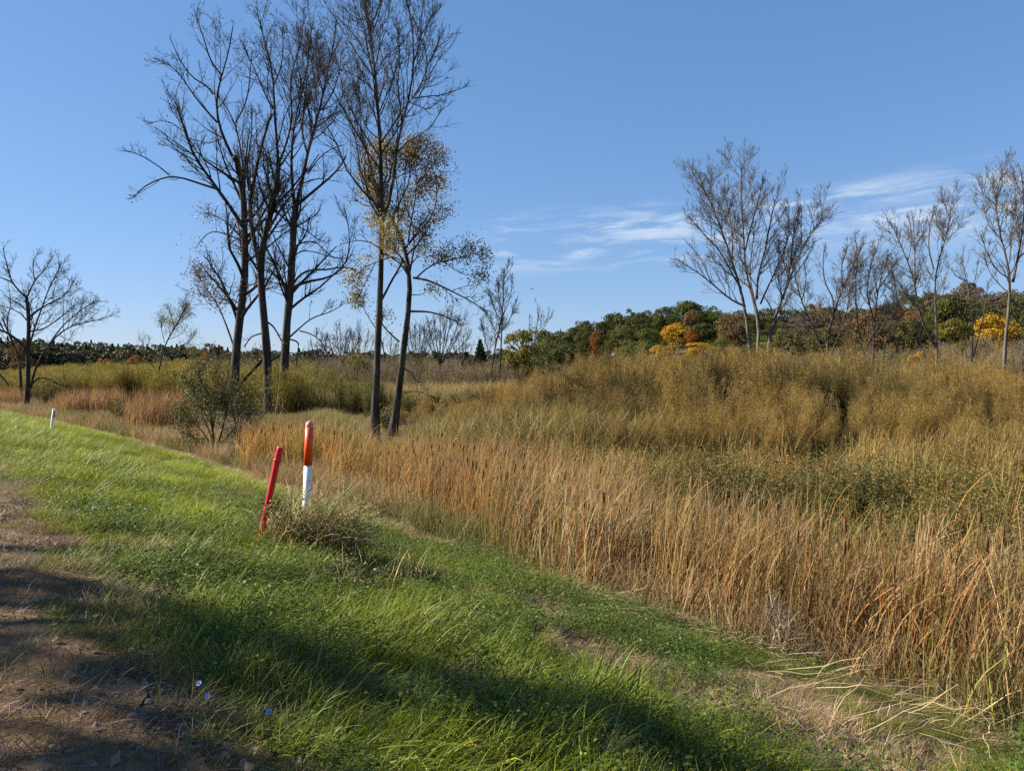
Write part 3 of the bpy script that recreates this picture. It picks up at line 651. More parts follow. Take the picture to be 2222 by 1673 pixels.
tree('bare_tree', 'left trunk of the big bare trees, wrapped in small brown vine leaves', 49, [
    ([(508, 903), (509, 850), (509, 806), (508, 769), (517, 712), (526, 656), (534, 600), (532, 550), (530, 509), (531, 447), (531, 400), (522, 372), (512, 340)], 25, 12, .3),
    ([(529, 497), (505, 455), (472, 411), (442, 369), (415, 333), (402, 288), (391, 249), (381, 222)], 12, 3, .12),
    ([(472, 411), (424, 396), (391, 384), (367, 380), (337, 393), (304, 407), (289, 430)], 7, 2, .2),
    ([(367, 380), (343, 360), (304, 336), (272, 327)], 4, 1.5, .1),
    ([(518, 362), (502, 339), (484, 300), (472, 267), (465, 216), (481, 164), (490, 138), (499, 105), (505, 60)], 10, 2, .1),
    ([(472, 267), (436, 228), (412, 195), (394, 165), (370, 141), (333, 126)], 6, 1.5, .1),
    ([(463, 206), (455, 186), (424, 177), (398, 145), (380, 110), (368, 80)], 5, 1.5, .1),
    ([(481, 164), (457, 135), (442, 84), (421, 22)], 5, 1.5, .1),
    ([(531, 405), (526, 345), (514, 282), (505, 255), (490, 231), (472, 207)], 8, 2, .1),
    ([(511, 266), (532, 231), (540, 195), (543, 150), (548, 110)], 5, 1.5, .1),
    ([(484, 300), (455, 312), (428, 305), (400, 300)], 3, 1.2, .1), ([(442, 369), (420, 335), (380, 310), (350, 285)], 4, 1.3, .1),
    ([(402, 288), (370, 265), (345, 262), (320, 270)], 3, 1.2, .1), ([(415, 333), (385, 320), (360, 300)], 3, 1.2, .1),
    ([(523, 515), (500, 490), (475, 470), (445, 462)], 5, 1.5, .15), ([(520, 520), (490, 508), (460, 500), (440, 515), (425, 540)], 5, 1.5, .1),
    ([(507, 752), (495, 715), (478, 675), (473, 655), (455, 640), (430, 600), (420, 580)], 6, 1.5, .3), ([(475, 660), (495, 640), (520, 628)], 3, 1.2, .1),
    ([(514, 850), (520, 838), (537, 816), (566, 787), (580, 765)], 9, 5, .5), ([(522, 660), (500, 648), (480, 652)], 4, 1.5, .1)],
    11, mb=M_bark_dark, dens=.9, spread=.5, up=(.3, .22, .12),
    leaves=both(leafer(2200, .13, .08, M_leaf_vine, [(515, 700, 100, 190, .9), (470, 530, 90, 90, .6)], 2, .3, .3, 'vine_leaves'), leafer(260, .14, .10, M_leaf_brown, None, 3, .15, .3, 'dry_leaves')))
tree('bare_tree', 'middle trunk of the big bare trees, forking halfway up', 47.5, [
    ([(586, 900), (582, 860), (580, 822), (578, 744), (573, 666), (563, 603), (560, 556), (566, 540), (578, 503), (591, 459), (599, 419), (602, 400), (604, 360)], 26, 11, .34),
    ([(566, 590), (559, 556), (553, 530), (541, 472), (537, 440), (541, 415), (551, 405), (559, 345), (577, 285), (589, 246)], 16, 4, .35),
    ([(604, 365), (601, 300), (595, 240), (594, 180), (589, 135), (568, 75), (559, 30)], 9, 2, .1),
    ([(604, 360), (619, 318), (634, 285), (637, 225), (622, 180), (640, 135), (658, 90), (660, 18)], 7, 1.6, .1),
    ([(592, 237), (574, 204), (559, 165), (547, 141), (526, 90)], 5, 1.5, .1),
    ([(541, 415), (534, 375), (540, 330), (548, 280), (545, 235)], 7, 2, .1),
    ([(559, 345), (585, 330), (605, 318)], 4, 1.5, .1), ([(594, 185), (610, 150), (615, 100), (612, 60)], 4, 1.3, .1),
    ([(595, 240), (580, 200), (582, 140), (578, 90)], 4, 1.3, .1), ([(634, 285), (650, 250), (655, 200), (650, 160)], 4, 1.3, .1),
    ([(597, 440), (615, 430), (635, 418)], 5, 2, .2), ([(576, 725), (566, 723), (544, 731), (530, 753)], 5, 2.5, .2), ([(568, 655), (580, 605), (600, 600), (612, 620)], 4, 1.5, .1),
    ([(582, 700), (593, 708), (605, 728), (612, 742)], 5, 3, .3), ([(563, 608), (548, 618), (530, 622)], 4, 2, .2), ([(580, 500), (605, 505), (628, 488)], 4, 1.5, .1), ([(580, 790), (600, 775), (618, 760)], 6, 4, .4)],
    12, dens=.85, leaves=leafer(420, .13, .09, M_leaf_brown, None, 3, .15, .3, 'dry_leaves'))
tree('bare_tree', 'right trunk of the big bare trees, with long limbs arching to the right', 47, [
    ([(608, 900), (611, 875), (616, 822), (620, 728), (626, 666), (633, 603), (634, 541), (637, 478), (641, 447)], 23, 14, .4),
    ([(640, 450), (630, 375), (633, 315), (637, 270), (652, 210), (668, 150), (672, 110), (676, 60)], 10, 2, .1),
    ([(642, 450), (655, 399), (664, 345), (670, 315), (682, 279), (697, 240), (703, 180), (718, 129), (730, 75), (731, 42)], 12, 2, .1),
    ([(666, 330), (652, 300), (658, 255), (664, 180), (672, 130), (667, 75)], 6, 1.5, .1),
    ([(642, 448), (682, 414), (715, 387), (742, 360), (751, 338)], 10, 3, .15),
    ([(697, 240), (722, 205), (736, 160), (742, 110)], 5, 1.4, .1), ([(682, 279), (710, 262), (735, 230), (745, 200)], 5, 1.4, .1),
    ([(668, 378), (690, 345), (715, 325), (745, 315)], 5, 1.5, .1), ([(655, 400), (675, 390), (700, 388), (735, 395)], 4, 1.3, .1),
    ([(634, 625), (648, 614), (662, 609), (700, 608), (734, 597), (753, 581), (759, 541), (759, 494), (748, 455)], 9, 1.6, .3),
    ([(637, 615), (650, 594), (675, 584), (709, 587), (744, 578), (770, 585)], 7, 3, .3),
    ([(638, 537), (656, 525), (687, 523), (703, 544), (725, 560)], 5, 1.6, .1), ([(636, 560), (650, 542), (690, 548), (720, 560), (760, 562)], 4, 1.4, .1),
    ([(627, 733), (650, 712), (675, 690), (725, 675), (745, 660)], 6, 1.5, .2), ([(628, 736), (650, 742), (645, 769), (644, 797)], 5, 2, .2),
    ([(650, 718), (678, 725), (703, 747), (712, 775)], 4, 1.3, .2), ([(640, 490), (665, 500), (690, 520), (715, 530)], 4, 1.3, .1), ([(753, 581), (775, 590), (800, 600)], 3, 1.2, .1)],
    13, dens=1.05, leaves=leafer(160, .13, .09, M_leaf_brown, None, 3, .15, .3, 'dry_leaves'))
tree('bare_tree', 'tall thin bare tree rising out of the frame beside the leafy one', 31.5, [
    ([(812, 950), (813, 890), (816, 831), (822, 709), (825, 627), (829, 545), (831, 484), (829, 402), (826, 324), (823, 257), (816, 189), (812, 122), (809, 76), (797, 27), (788, -12)], 23, 3, .36),
    ([(809, 70), (823, 32), (828, -6)], 4, 2, .1), ([(830, 480), (847, 443), (859, 386), (853, 322), (872, 270), (888, 222), (896, 176), (899, 122), (900, 73), (890, 27), (880, -8)], 11, 2.5, .3),
    ([(893, 216), (915, 184), (931, 135), (947, 103), (963, 67)], 5, 1.5, .1), ([(898, 214), (934, 208), (955, 209), (980, 200), (1012, 189)], 4, 1.3, .2),
    ([(815, 203), (796, 181), (766, 162), (736, 149)], 4, 1.3, .1), ([(826, 249), (845, 205), (853, 168), (868, 128)], 4, 1.4, .1),
    ([(823, 303), (793, 281), (782, 243), (777, 189), (777, 150)], 4, 1.4, .1), ([(819, 154), (834, 127), (872, 95)], 3, 1.2, .1),
    ([(899, 130), (912, 90), (915, 40), (918, 5)], 4, 1.5, .1), ([(800, 40), (780, 45), (755, 28), (742, 15)], 3, 1.2, .1), ([(872, 270), (868, 225), (862, 180), (868, 140)], 5, 1.5, .1),
    ([(829, 650), (851, 607), (867, 582), (875, 560)], 7, 4, .3), ([(827, 541), (802, 525), (773, 521), (745, 530)], 4, 1.4, .1), ([(820, 720), (800, 690), (785, 660)], 3, 1.2, .1),
    ([(832, 484), (800, 440), (790, 380), (793, 320)], 6, 2, .2), ([(888, 222), (930, 240), (945, 225)], 3, 1.2, .1), ([(900, 100), (925, 60), (945, 25)], 3, 1.2, .1)],
    14, dens=1.25, rmin=.009, leaves=leafer(60, .1, .07, M_leaf_brown, None, 3, .15, .3, 'dry_leaves'))
MASKE = [(880, 370, 95, 75, 1), (855, 440, 90, 60, .6), (930, 420, 55, 70, .9), (1000, 575, 65, 48, 1), (935, 580, 45, 50, .9), (785, 600, 40, 60, .7), (890, 520, 60, 60, .55), (880, 680, 70, 60, .35), (930, 640, 50, 40, .3), (850, 760, 60, 60, .2)]
tree('leafy_tree', 'half-bare tree with golden olive leaves leaning against the tall thin one', 33, [
    ([(849, 935), (863, 893), (867, 852), (867, 803), (876, 750), (886, 701), (890, 648), (892, 603), (892, 574), (884, 541), (876, 509), (863, 484), (843, 456), (827, 439), (806, 415), (798, 380)], 23, 5, .5),
    ([(896, 603), (929, 607), (961, 623), (994, 639), (1027, 656), (1059, 680)], 7, 1.8, .3), ([(892, 676), (929, 676), (965, 686), (1002, 705)], 7, 2, .4),
    ([(888, 603), (872, 574), (847, 558), (830, 545)], 6, 3, .3), ([(867, 742), (843, 721), (827, 701)], 5, 3, .4), ([(888, 529), (904, 509), (929, 484), (941, 464), (950, 430), (945, 390)], 5, 1.5, .1),
    ([(886, 525), (892, 476), (900, 443), (905, 400), (900, 350), (890, 315)], 5, 1.5, .1), ([(904, 603), (929, 578), (961, 566), (1002, 560), (1035, 548), (1050, 545)], 5, 1.5, .1), ([(876, 799), (896, 811), (904, 840)], 4, 1.5, .2),
    ([(876, 852), (904, 848), (945, 864)], 3, 1.2, .3), ([(863, 484), (865, 440), (860, 390), (850, 330)], 5, 1.5, .1), ([(843, 456), (815, 450), (785, 445), (770, 430)], 4, 1.3, .1),
    ([(806, 415), (790, 385), (775, 355), (780, 330)], 4, 1.3, .1), ([(905, 400), (930, 370), (945, 350)], 4, 1.3, .1), ([(860, 390), (830, 350), (820, 325)], 4, 1.3, .1), ([(900, 350), (920, 325), (928, 318)], 3, 1.2, .1),
    ([(961, 566), (985, 585), (1015, 600), (1045, 595)], 3, 1.2, .1), ([(929, 484), (955, 480), (970, 470)], 3, 1.2, .1), ([(847, 558), (815, 570), (790, 580), (770, 600)], 4, 1.3, .1), ([(815, 570), (795, 610), (780, 640)], 3, 1.2, .1),
    ([(945, 390), (965, 370), (963, 330)], 2, 1, .1), ([(890, 640), (915, 640), (935, 625)], 3, 1.2, .1), ([(892, 476), (875, 440), (878, 400), (880, 350)], 4, 1.3, .1)],
    15, dens=1.35, rmin=.009, up=(.15, .05, -.1), l1=(1.3, .3),
    leaves=both(leafer(15000, .125, .052, M_leaf_gold, MASKE, 3, .22, .8), leafer(1300, .10, .045, M_leaf_gold, None, 3, .14, .7, 'sparse_leaves')))
tree('bare_tree', 'spreading black bare tree at the far left edge of the grass', 50, [
    ([(56, 898), (58, 865), (62, 830), (60, 770), (63, 710), (62, 665), (57, 644)], 14, 7, .8),
    ([(57, 646), (39, 629), (24, 611), (15, 575), (6, 539)], 6, 1.5, .1), ([(60, 643), (75, 608), (99, 584), (117, 554)], 5, 1.5, .1), ([(64, 688), (84, 671), (111, 656), (141, 644), (162, 608)], 6, 1.5, .1),
    ([(62, 760), (75, 710), (87, 680), (102, 635), (132, 575)], 6, 1.5, .1), ([(59, 760), (42, 740), (18, 722), (0, 715), (-40, 700), (-80, 660)], 9, 2, .2),
    ([(66, 842), (75, 800), (96, 761), (126, 722), (168, 700), (220, 694)], 8, 1.5, .2), ([(66, 838), (78, 821), (99, 818), (126, 833), (156, 845)], 6, 1.5, .2), ([(96, 761), (135, 707), (180, 668), (207, 656)], 5, 1.5, .1),
    ([(62, 700), (45, 680), (25, 670), (5, 665)], 4, 1.3, .1), ([(62, 720), (95, 715), (130, 690), (160, 665)], 5, 1.4, .1), ([(24, 611), (-5, 600), (-25, 570)], 4, 1.3, .1), ([(75, 608), (70, 570), (85, 545)], 3, 1.2, .1), ([(70, 790), (40, 785), (10, 800), (-20, 790)], 4, 1.4, .1),
    ([(18, 722), (15, 690), (25, 660), (20, 630)], 4, 1.4, .1), ([(96, 761), (130, 760), (165, 775), (190, 790)], 4, 1.2, .1)],
    16, dens=1.1, lmax=3.0, up=(.2, .12, .06))
tree('bare_tree', 'leaning bare trunk half hidden behind the black tree at the left edge', 56, [
    ([(46, 860), (45, 824), (43, 776), (30, 750), (18, 722), (5, 690)], 9, 3, .5), ([(18, 836), (5, 818), (-15, 800), (-40, 770)], 6, 3, .4), ([(43, 776), (60, 740), (70, 700), (68, 670)], 4, 1.3, .1), ([(30, 750), (8, 745), (-20, 730)], 3, 1.3, .1)], 17, dens=.9, lmax=2.5)
tree('sapling', 'slim crooked sapling with tufts of pale yellow-green leaves above the left willows', 57, [
    ([(336, 880), (342, 824), (345, 797), (354, 764), (357, 743), (381, 710), (399, 680), (402, 665)], 5.5, 2, .6), ([(343, 815), (333, 795), (318, 779), (312, 755), (308, 735)], 3, 1.2, .4), ([(357, 743), (350, 715), (352, 690)], 2, 1, .2),
    ([(381, 710), (370, 690), (368, 668)], 2, 1, .1), ([(354, 764), (385, 752), (412, 745), (420, 728)], 2, 1, .3), ([(365, 880), (372, 850), (382, 815)], 3, 1.5, .6), ([(356, 880), (360, 860), (366, 840)], 3, 1.5, .6)],
    18, dens=1.6, lmax=1.6, rmin=.009, leaves=leafer(2300, .11, .05, M_leaf_yg, [(378, 695, 45, 42, 1), (312, 745, 28, 26, .9), (412, 740, 26, 30, .8)], 3, .22, .2))
# right-hand group
GR = dict(mb=M_bark_grey, mt=M_twig_grey)
tree('cottonwood', 'many-stemmed bare cottonwood, broadest of the trees on the right', 72, [
    ([(1634, 800), (1625, 745), (1618, 660), (1609, 627), (1588, 570), (1565, 490), (1542, 440), (1522, 402)], 12, 2, .45), ([(1640, 800), (1649, 744), (1649, 690), (1640, 652), (1614, 604), (1616, 547), (1610, 460), (1605, 400), (1609, 368)], 12, 2, .35),
    ([(1609, 627), (1590, 600), (1570, 554), (1545, 525), (1518, 500), (1495, 470)], 6, 1.5, .1), ([(1618, 665), (1585, 652), (1544, 614), (1506, 585), (1468, 563)], 7, 1.5, .1), ([(1642, 650), (1642, 604), (1658, 557), (1668, 500), (1680, 440), (1690, 410)], 8, 1.6, .1),
    ([(1616, 547), (1627, 500), (1645, 440), (1655, 390)], 6, 1.5, .1), ([(1650, 660), (1673, 608), (1690, 575), (1706, 535), (1712, 490)], 6, 1.5, .1), ([(1588, 570), (1590, 510), (1580, 450), (1570, 410)], 5, 1.5, .1), ([(1649, 700), (1625, 600), (1632, 540), (1640, 480)], 5, 1.5, .1),
    ([(1544, 614), (1520, 560), (1495, 530)], 4, 1.3, .1), ([(1565, 490), (1535, 480), (1510, 450)], 3, 1.2, .1), ([(1668, 500), (1695, 470), (1710, 440)], 3, 1.2, .1), ([(1616, 740), (1590, 715), (1565, 690)], 4, 1.5, .1)],
    21, dens=1.0, lmax=3.6, rmin=.014, **GR)
tree('cottonwood', 'bare tree leaning right beside the broad cottonwood', 73, [
    ([(1664, 800), (1666, 737), (1679, 687), (1699, 647), (1726, 575), (1739, 532), (1759, 505), (1785, 472)], 11, 2, .35), ([(1699, 650), (1712, 600), (1718, 550), (1722, 500), (1735, 450)], 6, 1.5, .1), ([(1712, 612), (1745, 570), (1760, 540)], 4, 1.3, .1), ([(1739, 532), (1738, 490), (1740, 455)], 4, 1.3, .1), ([(1726, 575), (1750, 545), (1770, 525)], 3, 1.2, .1), ([(1690, 665), (1700, 700), (1720, 690), (1750, 680)], 3, 1.2, .1)],
    22, dens=1.1, lmax=3.2, rmin=.014, **GR)
tree('bare_willow', 'bare crack willow forking low, right of the leaning cottonwood', 66, [
    ([(1794, 815), (1792, 776), (1795, 730), (1808, 680), (1828, 624), (1851, 575), (1874, 528)], 9, 1.6, .3), ([(1793, 785), (1778, 743), (1759, 700), (1739, 657), (1725, 600), (1720, 570)], 8, 1.6, .2), ([(1808, 680), (1811, 650), (1788, 614), (1785, 561), (1790, 535)], 5, 1.4, .1),
    ([(1759, 700), (1735, 680), (1705, 660)], 4, 1.3, .1), ([(1796, 790), (1815, 740), (1830, 700), (1845, 650)], 6, 1.5, .2), ([(1828, 624), (1825, 580), (1840, 535)], 4, 1.3, .1), ([(1739, 657), (1750, 610), (1745, 570)], 4, 1.3, .1), ([(1755, 785), (1735, 775), (1700, 755)], 6, 3, .3), ([(1851, 575), (1860, 545), (1856, 520)], 3, 1.2, .1)],
    23, dens=1.35, lmax=2.6, rmin=.012, mt=M_twig_grey)
tree('bare_willow', 'bare willow clump of several crossing stems between two forked trees', 68, [
    ([(1896, 815), (1894, 779), (1897, 697), (1904, 631), (1917, 581), (1930, 550)], 7, 1.5, .3), ([(1866, 815), (1872, 770), (1891, 723), (1930, 680), (1963, 637), (1985, 615)], 6, 1.5, .3), ([(1912, 815), (1920, 746), (1930, 707), (1950, 664), (1945, 620), (1935, 590)], 6, 1.5, .2),
    ([(1862, 815), (1840, 760), (1830, 720), (1822, 680)], 5, 1.5, .2), ([(1872, 770), (1860, 700), (1856, 620), (1860, 560)], 6, 1.4, .2), ([(1897, 697), (1880, 640), (1885, 590), (1900, 545)], 5, 1.3, .1), ([(1930, 740), (1970, 725), (2000, 700)], 4, 1.2, .2), ([(1904, 631), (1925, 600), (1950, 560)], 4, 1.2, .1)],
    24, dens=1.4, lmax=2.4, rmin=.012, mt=M_twig_grey)
tree('bare_tree', 'bare tree split into a V of two tall stems near the right edge', 64, [
    ([(2034, 830), (2033, 789), (2030, 743), (2036, 707), (2026, 637), (2026, 581), (2043, 542), (2062, 508), (2064, 449)], 9, 1.6, .35), ([(2030, 750), (2003, 707), (1990, 664), (1986, 614), (1970, 565), (1950, 525), (1937, 492)], 8, 1.5, .25), ([(1986, 614), (1985, 565), (1983, 489), (1980, 470)], 4, 1.3, .1),
    ([(2026, 585), (2014, 540), (2018, 480), (2028, 450)], 5, 1.4, .1), ([(2028, 815), (2012, 780), (2000, 763), (1993, 700)], 5, 3, .5), ([(1990, 664), (1965, 640), (1950, 610)], 4, 1.3, .1), ([(2026, 610), (2010, 580), (2003, 560)], 3, 1.2, .1), ([(1970, 565), (1980, 520), (1972, 470)], 3, 1.2, .1), ([(2043, 542), (2045, 500), (2040, 460)], 3, 1.2, .1)],
    25, dens=1.15, lmax=2.6, rmin=.012, **GR)
tree('bare_tree', 'thin bare sapling between the V-shaped tree and the pale trunk', 66, [
    ([(2108, 835), (2109, 786), (2112, 730), (2105, 637), (2092, 588), (2086, 560)], 5, 1.3, .4), ([(2112, 775), (2132, 697), (2142, 631), (2145, 610)], 4, 1.2, .2), ([(2105, 640), (2118, 600), (2122, 565)], 3, 1.1, .1), ([(2098, 610), (2075, 600), (2065, 585)], 3, 1.1, .1)],
    26, dens=.8, lmax=1.8, rmin=.011, **GR)
tree('bare_tree', 'straight pale grey trunk at the right edge, branching only high up', 45, [
    ([(2176, 880), (2178, 812), (2181, 730), (2191, 657), (2198, 608), (2190, 565), (2168, 515), (2156, 466), (2162, 418)], 13, 2, .5), ([(2198, 612), (2208, 561), (2218, 509), (2224, 440), (2215, 370)], 8, 2, .1), ([(2193, 640), (2171, 621), (2148, 594), (2135, 555)], 4, 1.3, .1),
    ([(2192, 606), (2162, 588), (2142, 550), (2128, 510)], 4, 1.3, .1), ([(2194, 650), (2215, 668), (2250, 690)], 5, 2, .1), ([(2168, 515), (2145, 490), (2135, 450)], 4, 1.3, .1), ([(2218, 509), (2240, 450), (2235, 390)], 5, 1.5, .1), ([(2218, 420), (2205, 400), (2200, 370)], 3, 1.2, .1), ([(2190, 565), (2196, 500), (2205, 440)], 4, 1.4, .1), ([(2210, 560), (2245, 530), (2270, 480)], 5, 1.5, .1)],
    27, dens=1.3, lmax=2.4, rmin=.011, **GR)
# bare trees in the centre, far behind
def fan(cx, by, top, half, n, seed, w=5, tilt=0):
    rs = np.random.default_rng(seed); out = [([(cx, by), (cx + tilt * 5, by - (by - top) * .22)], w, w * .8, 1.0)]
    x0, y0 = cx + tilt * 5, by - (by - top) * .2
    for i in range(n):
        f = (i + .5) / n * 2 - 1 + rs.normal() * .08; ht = (1 - .35 * abs(f)) * rs.uniform(.85, 1.05)
        ex, ey = cx + f * half + tilt * 25, by - (by - top) * ht
        out.append(([(x0, y0 + rs.uniform(-3, 8)), (x0 + (ex - x0) * .45, y0 + (ey - y0) * .35), (x0 + (ex - x0) * .8, y0 + (ey - y0) * .7), (ex, ey)], w * .55, 1.2, .1))
    return out
tree('bare_tree', 'dark bare tree spreading low behind the gap right of the big trees', 84, fan(741, 832, 690, 48, 7, 31, 6), 31, dens=.9, lmax=2.4, rmin=.013)
tree('bare_tree', 'smaller bare tree touching the low spreading one in the centre', 86, fan(778, 825, 692, 38, 6, 32, 5), 32, dens=.9, lmax=2.4, rmin=.013, mt=M_twig_grey)
tree('bare_tree', 'bare fan-shaped tree leaning right below the leafy tree', 80, fan(952, 825, 655, 58, 9, 33, 6, .6) + [([(960, 810), (1001, 800), (1039, 785)], 4, 1.3, .1)], 33, dens=1.0, lmax=2.2, rmin=.013)
tree('bare_tree', 'small bare tree between the right big trunk and the low spreading tree', 80, fan(692, 830, 715, 36, 6, 36, 4), 36, dens=.9, lmax=2.0, rmin=.013)
tree('bare_tree', 'small bare tree seen between the tall thin tree and its leafy neighbour', 88, fan(842, 830, 712, 30, 6, 37, 4), 37, dens=.9, lmax=2.0, rmin=.013, mt=M_twig_grey)
tree('bare_tree', 'bare tree directly right of the leafy trunk, left of the fan-shaped tree', 86, fan(908, 830, 690, 36, 7, 38, 4), 38, dens=1.0, lmax=2.0, rmin=.013)
tree('bare_tree', 'low bare tree between the fan-shaped tree and the dark pine', 96, fan(1000, 825, 725, 30, 6, 39, 4), 39, dens=.9, lmax=2.0, rmin=.014)
tree('bare_tree', 'small grey bare tree left of the leftmost big trunk', 78, fan(462, 835, 735, 34, 6, 40, 4), 40, dens=.9, lmax=2.0, rmin=.012, mt=M_twig_grey)
tree('bare_tree', 'narrow upright bare tree standing alone before the open sky in the centre', 70, [
    ([(1081, 850), (1084, 832), (1087, 753), (1090, 690), (1092, 640), (1094, 590)], 6, 1.3, .25), ([(1066, 850), (1068, 785), (1080, 728), (1089, 690)], 4, 3, .5), ([(1088, 700), (1070, 665), (1060, 630)], 3, 1.1, .1), ([(1089, 690), (1105, 655), (1112, 615)], 3, 1.1, .1), ([(1088, 720), (1108, 690), (1122, 650)], 3, 1.1, .1), ([(1068, 785), (1055, 750), (1045, 700)], 3, 1.1, .1), ([(1088, 740), (1070, 710), (1050, 670)], 3, 1.1, .1), ([(1090, 680), (1082, 640), (1080, 610)], 3, 1.1, .1)],
    34, dens=1.5, lmax=1.6, rmin=.012, ang=(18, 40))
tree('bare_tree', 'few thin bare branches behind the yellow-green bush tree', 82, [
    ([(1162, 850), (1160, 790), (1158, 740), (1166, 700), (1172, 665)], 4, 1.2, .3), ([(1158, 745), (1180, 710), (1200, 680)], 3, 1.1, .1), ([(1158, 750), (1148, 710), (1150, 680)], 2, 1, .1), ([(1166, 720), (1190, 690), (1192, 670)], 2, 1, .1)], 35, dens=.6, lmax=1.5, rmin=.012)

# ---- leafy crowns for hill trees and far woods
def crown_mesh(name, seed, mat, nl=26, per=70, leaf=.05, flat=.75, cone=False):
    "unit tree: height 1, crown radius about .42"
    rs = np.random.default_rng(seed); pts = []
    if cone:
        n = 1700; h = rs.random(n) ** .8; r = .22 * (1 - h) ** .85 * (.55 + .45 * np.abs(np.sin(h * 34))) * np.sqrt(rs.random(n)) ** .5; a = rs.uniform(0, 6.283, n)
        p = np.stack([r * np.cos(a), r * np.sin(a), .12 + .88 * h], 1); nr = np.stack([np.cos(a), np.sin(a), rs.normal(size=n) * .4 - .1], 1)
    else:
        c = nrm(rs.normal(size=(nl, 3))) * rs.uniform(.3, 1, (nl, 1)) ** .5 * np.array([.31, .31, .37]); c[:, 2] += .5; c[:, 2] = np.where(rs.random(nl) < .25, rs.uniform(.1, .3, nl), c[:, 2]); c[:, :2] *= np.where(c[:, 2:3] > .75, .75, 1)
        rad = rs.uniform(.09, .16, nl); i = np.repeat(np.arange(nl), per); d = nrm(rs.normal(size=(len(i), 3))); d[:, 2] = np.where(d[:, 2] < -.3, -d[:, 2], d[:, 2])
        p = c[i] + d * (rad[i] * rs.uniform(.7, 1.12, len(i)))[:, None] * np.array([1, 1, flat]); nr = d
    n = len(p); s1 = nrm(np.cross(nr + rs.normal(size=(n, 3)) * .5, rs.normal(size=(n, 3)))); s2 = nrm(np.cross(nr + rs.normal(size=(n, 3)) * .5, s1))
    L = (leaf * rs.uniform(.5, 1.2, n))[:, None]
    V = np.stack([p - s1 * L * .5, p + s2 * L * .4, p + s1 * L * .5, p - s2 * L * .4], 1).reshape(-1, 3)
    g = Geo(); g.add(V, np.arange(n * 4).reshape(n, 4), rep(np.ones((n, 3)) * rs.uniform(.65, 1.3, (n, 1)), 4)); return g.mesh(name, mat)
def trunk_mesh(name, seed):
    rs = np.random.default_rng(seed); P = np.zeros((7, 5, 3)); P[0, :, 2] = np.linspace(-.03, .8, 5); P[0, :, :2] += rs.normal(size=(5, 2)) * .012; P[0, 0, :2] = 0
    Rr = np.zeros((7, 5)); Rr[0] = np.linspace(.024, .006, 5)
    for k in range(1, 7):
        a = rs.uniform(0, 6.28); z0 = rs.uniform(.25, .55); e = rs.uniform(.18, .3)
        P[k] = np.array([0, 0, z0]) + np.linspace(0, 1, 5)[:, None] * np.array([math.cos(a) * e, math.sin(a) * e, rs.uniform(.15, .3)]); Rr[k] = np.linspace(.011, .003, 5)
    V, Q = tubes(P, Rr, 5); g = Geo(); g.add(V, Q); return g.mesh(name, M_bark_dark, True)
FOL = {
    'dark': plant('foliage_dark_green', (.058, .066, .016), .25, .7, .06, .35, patch=((.078, .076, .02), .25)), 'green': plant('foliage_green', (.085, .108, .022), .3, .7, .06, .35, patch=((.08, .1, .025), .3)),
    'olive': plant('foliage_olive', (.13, .12, .04), .3, .7, .06, .35, patch=((.055, .062, .02), .3)), 'yellow': plant('foliage_yellow', (.46, .27, .028), .4, .7, .06, .3, patch=((.26, .17, .02), .35)),
    'orange': plant('foliage_orange', (.27, .1, .02), .4, .7, .06, .3, patch=((.16, .09, .02), .3)), 'rust': plant('foliage_rust', (.18, .1, .04), .3, .7, .06, .35, patch=((.08, .06, .025), .3)),
    'yg': plant('foliage_yellow_green', (.17, .145, .03), .4, .7, .06, .3, patch=((.11, .105, .025), .3)), 'brown': plant('foliage_grey_brown', (.13, .095, .06), .2, .7, .1, .35, patch=((.09, .07, .045), .3)), 'pine': plant('foliage_pine', (.026, .042, .02), .15, .7, .06, .3)}
CM = [crown_mesh(f'broad_crown_{i}', 600 + i, FOL['dark'], 36 + 2 * i, 150, .034) for i in range(5)]
CONE = crown_mesh('cone_crown', 620, FOL['pine'], cone=True, leaf=.06)
TM = [trunk_mesh(f'hill_trunk_{i}', 640 + i) for i in range(3)]
def hill_tree(name, label, px, top, wpx, D, colr, group=None, cone=False, hmin=5, cat='tree', hgt=None):
    X = (px - W / 2) / F * D; z0 = float(zg(X, D)) - .2; ztop = CAMZ + (HOR - top) / F * D; h = max(ztop - z0, 2.0); wd = wpx / F * D
    if hgt: z0 = ztop - hgt; h = hgt
    r = thing(name, label, cat, (X, D, z0), group)
    i = int(rng.integers(0, 5)); me = CONE if cone else CM[i]
    sxy = wd / (.44 if cone else .84); yaw = rng.uniform(0, 6.28)
    tr = link('trunk', TM[i % 3], r); tr.scale = (h, h, h); tr.rotation_euler[2] = yaw
    cr = link('crown', me, r); cr.scale = (sxy, sxy, h); cr.rotation_euler[2] = yaw
    cr.material_slots[0].link = 'OBJECT'; cr.material_slots[0].material = FOL[colr]
    return r
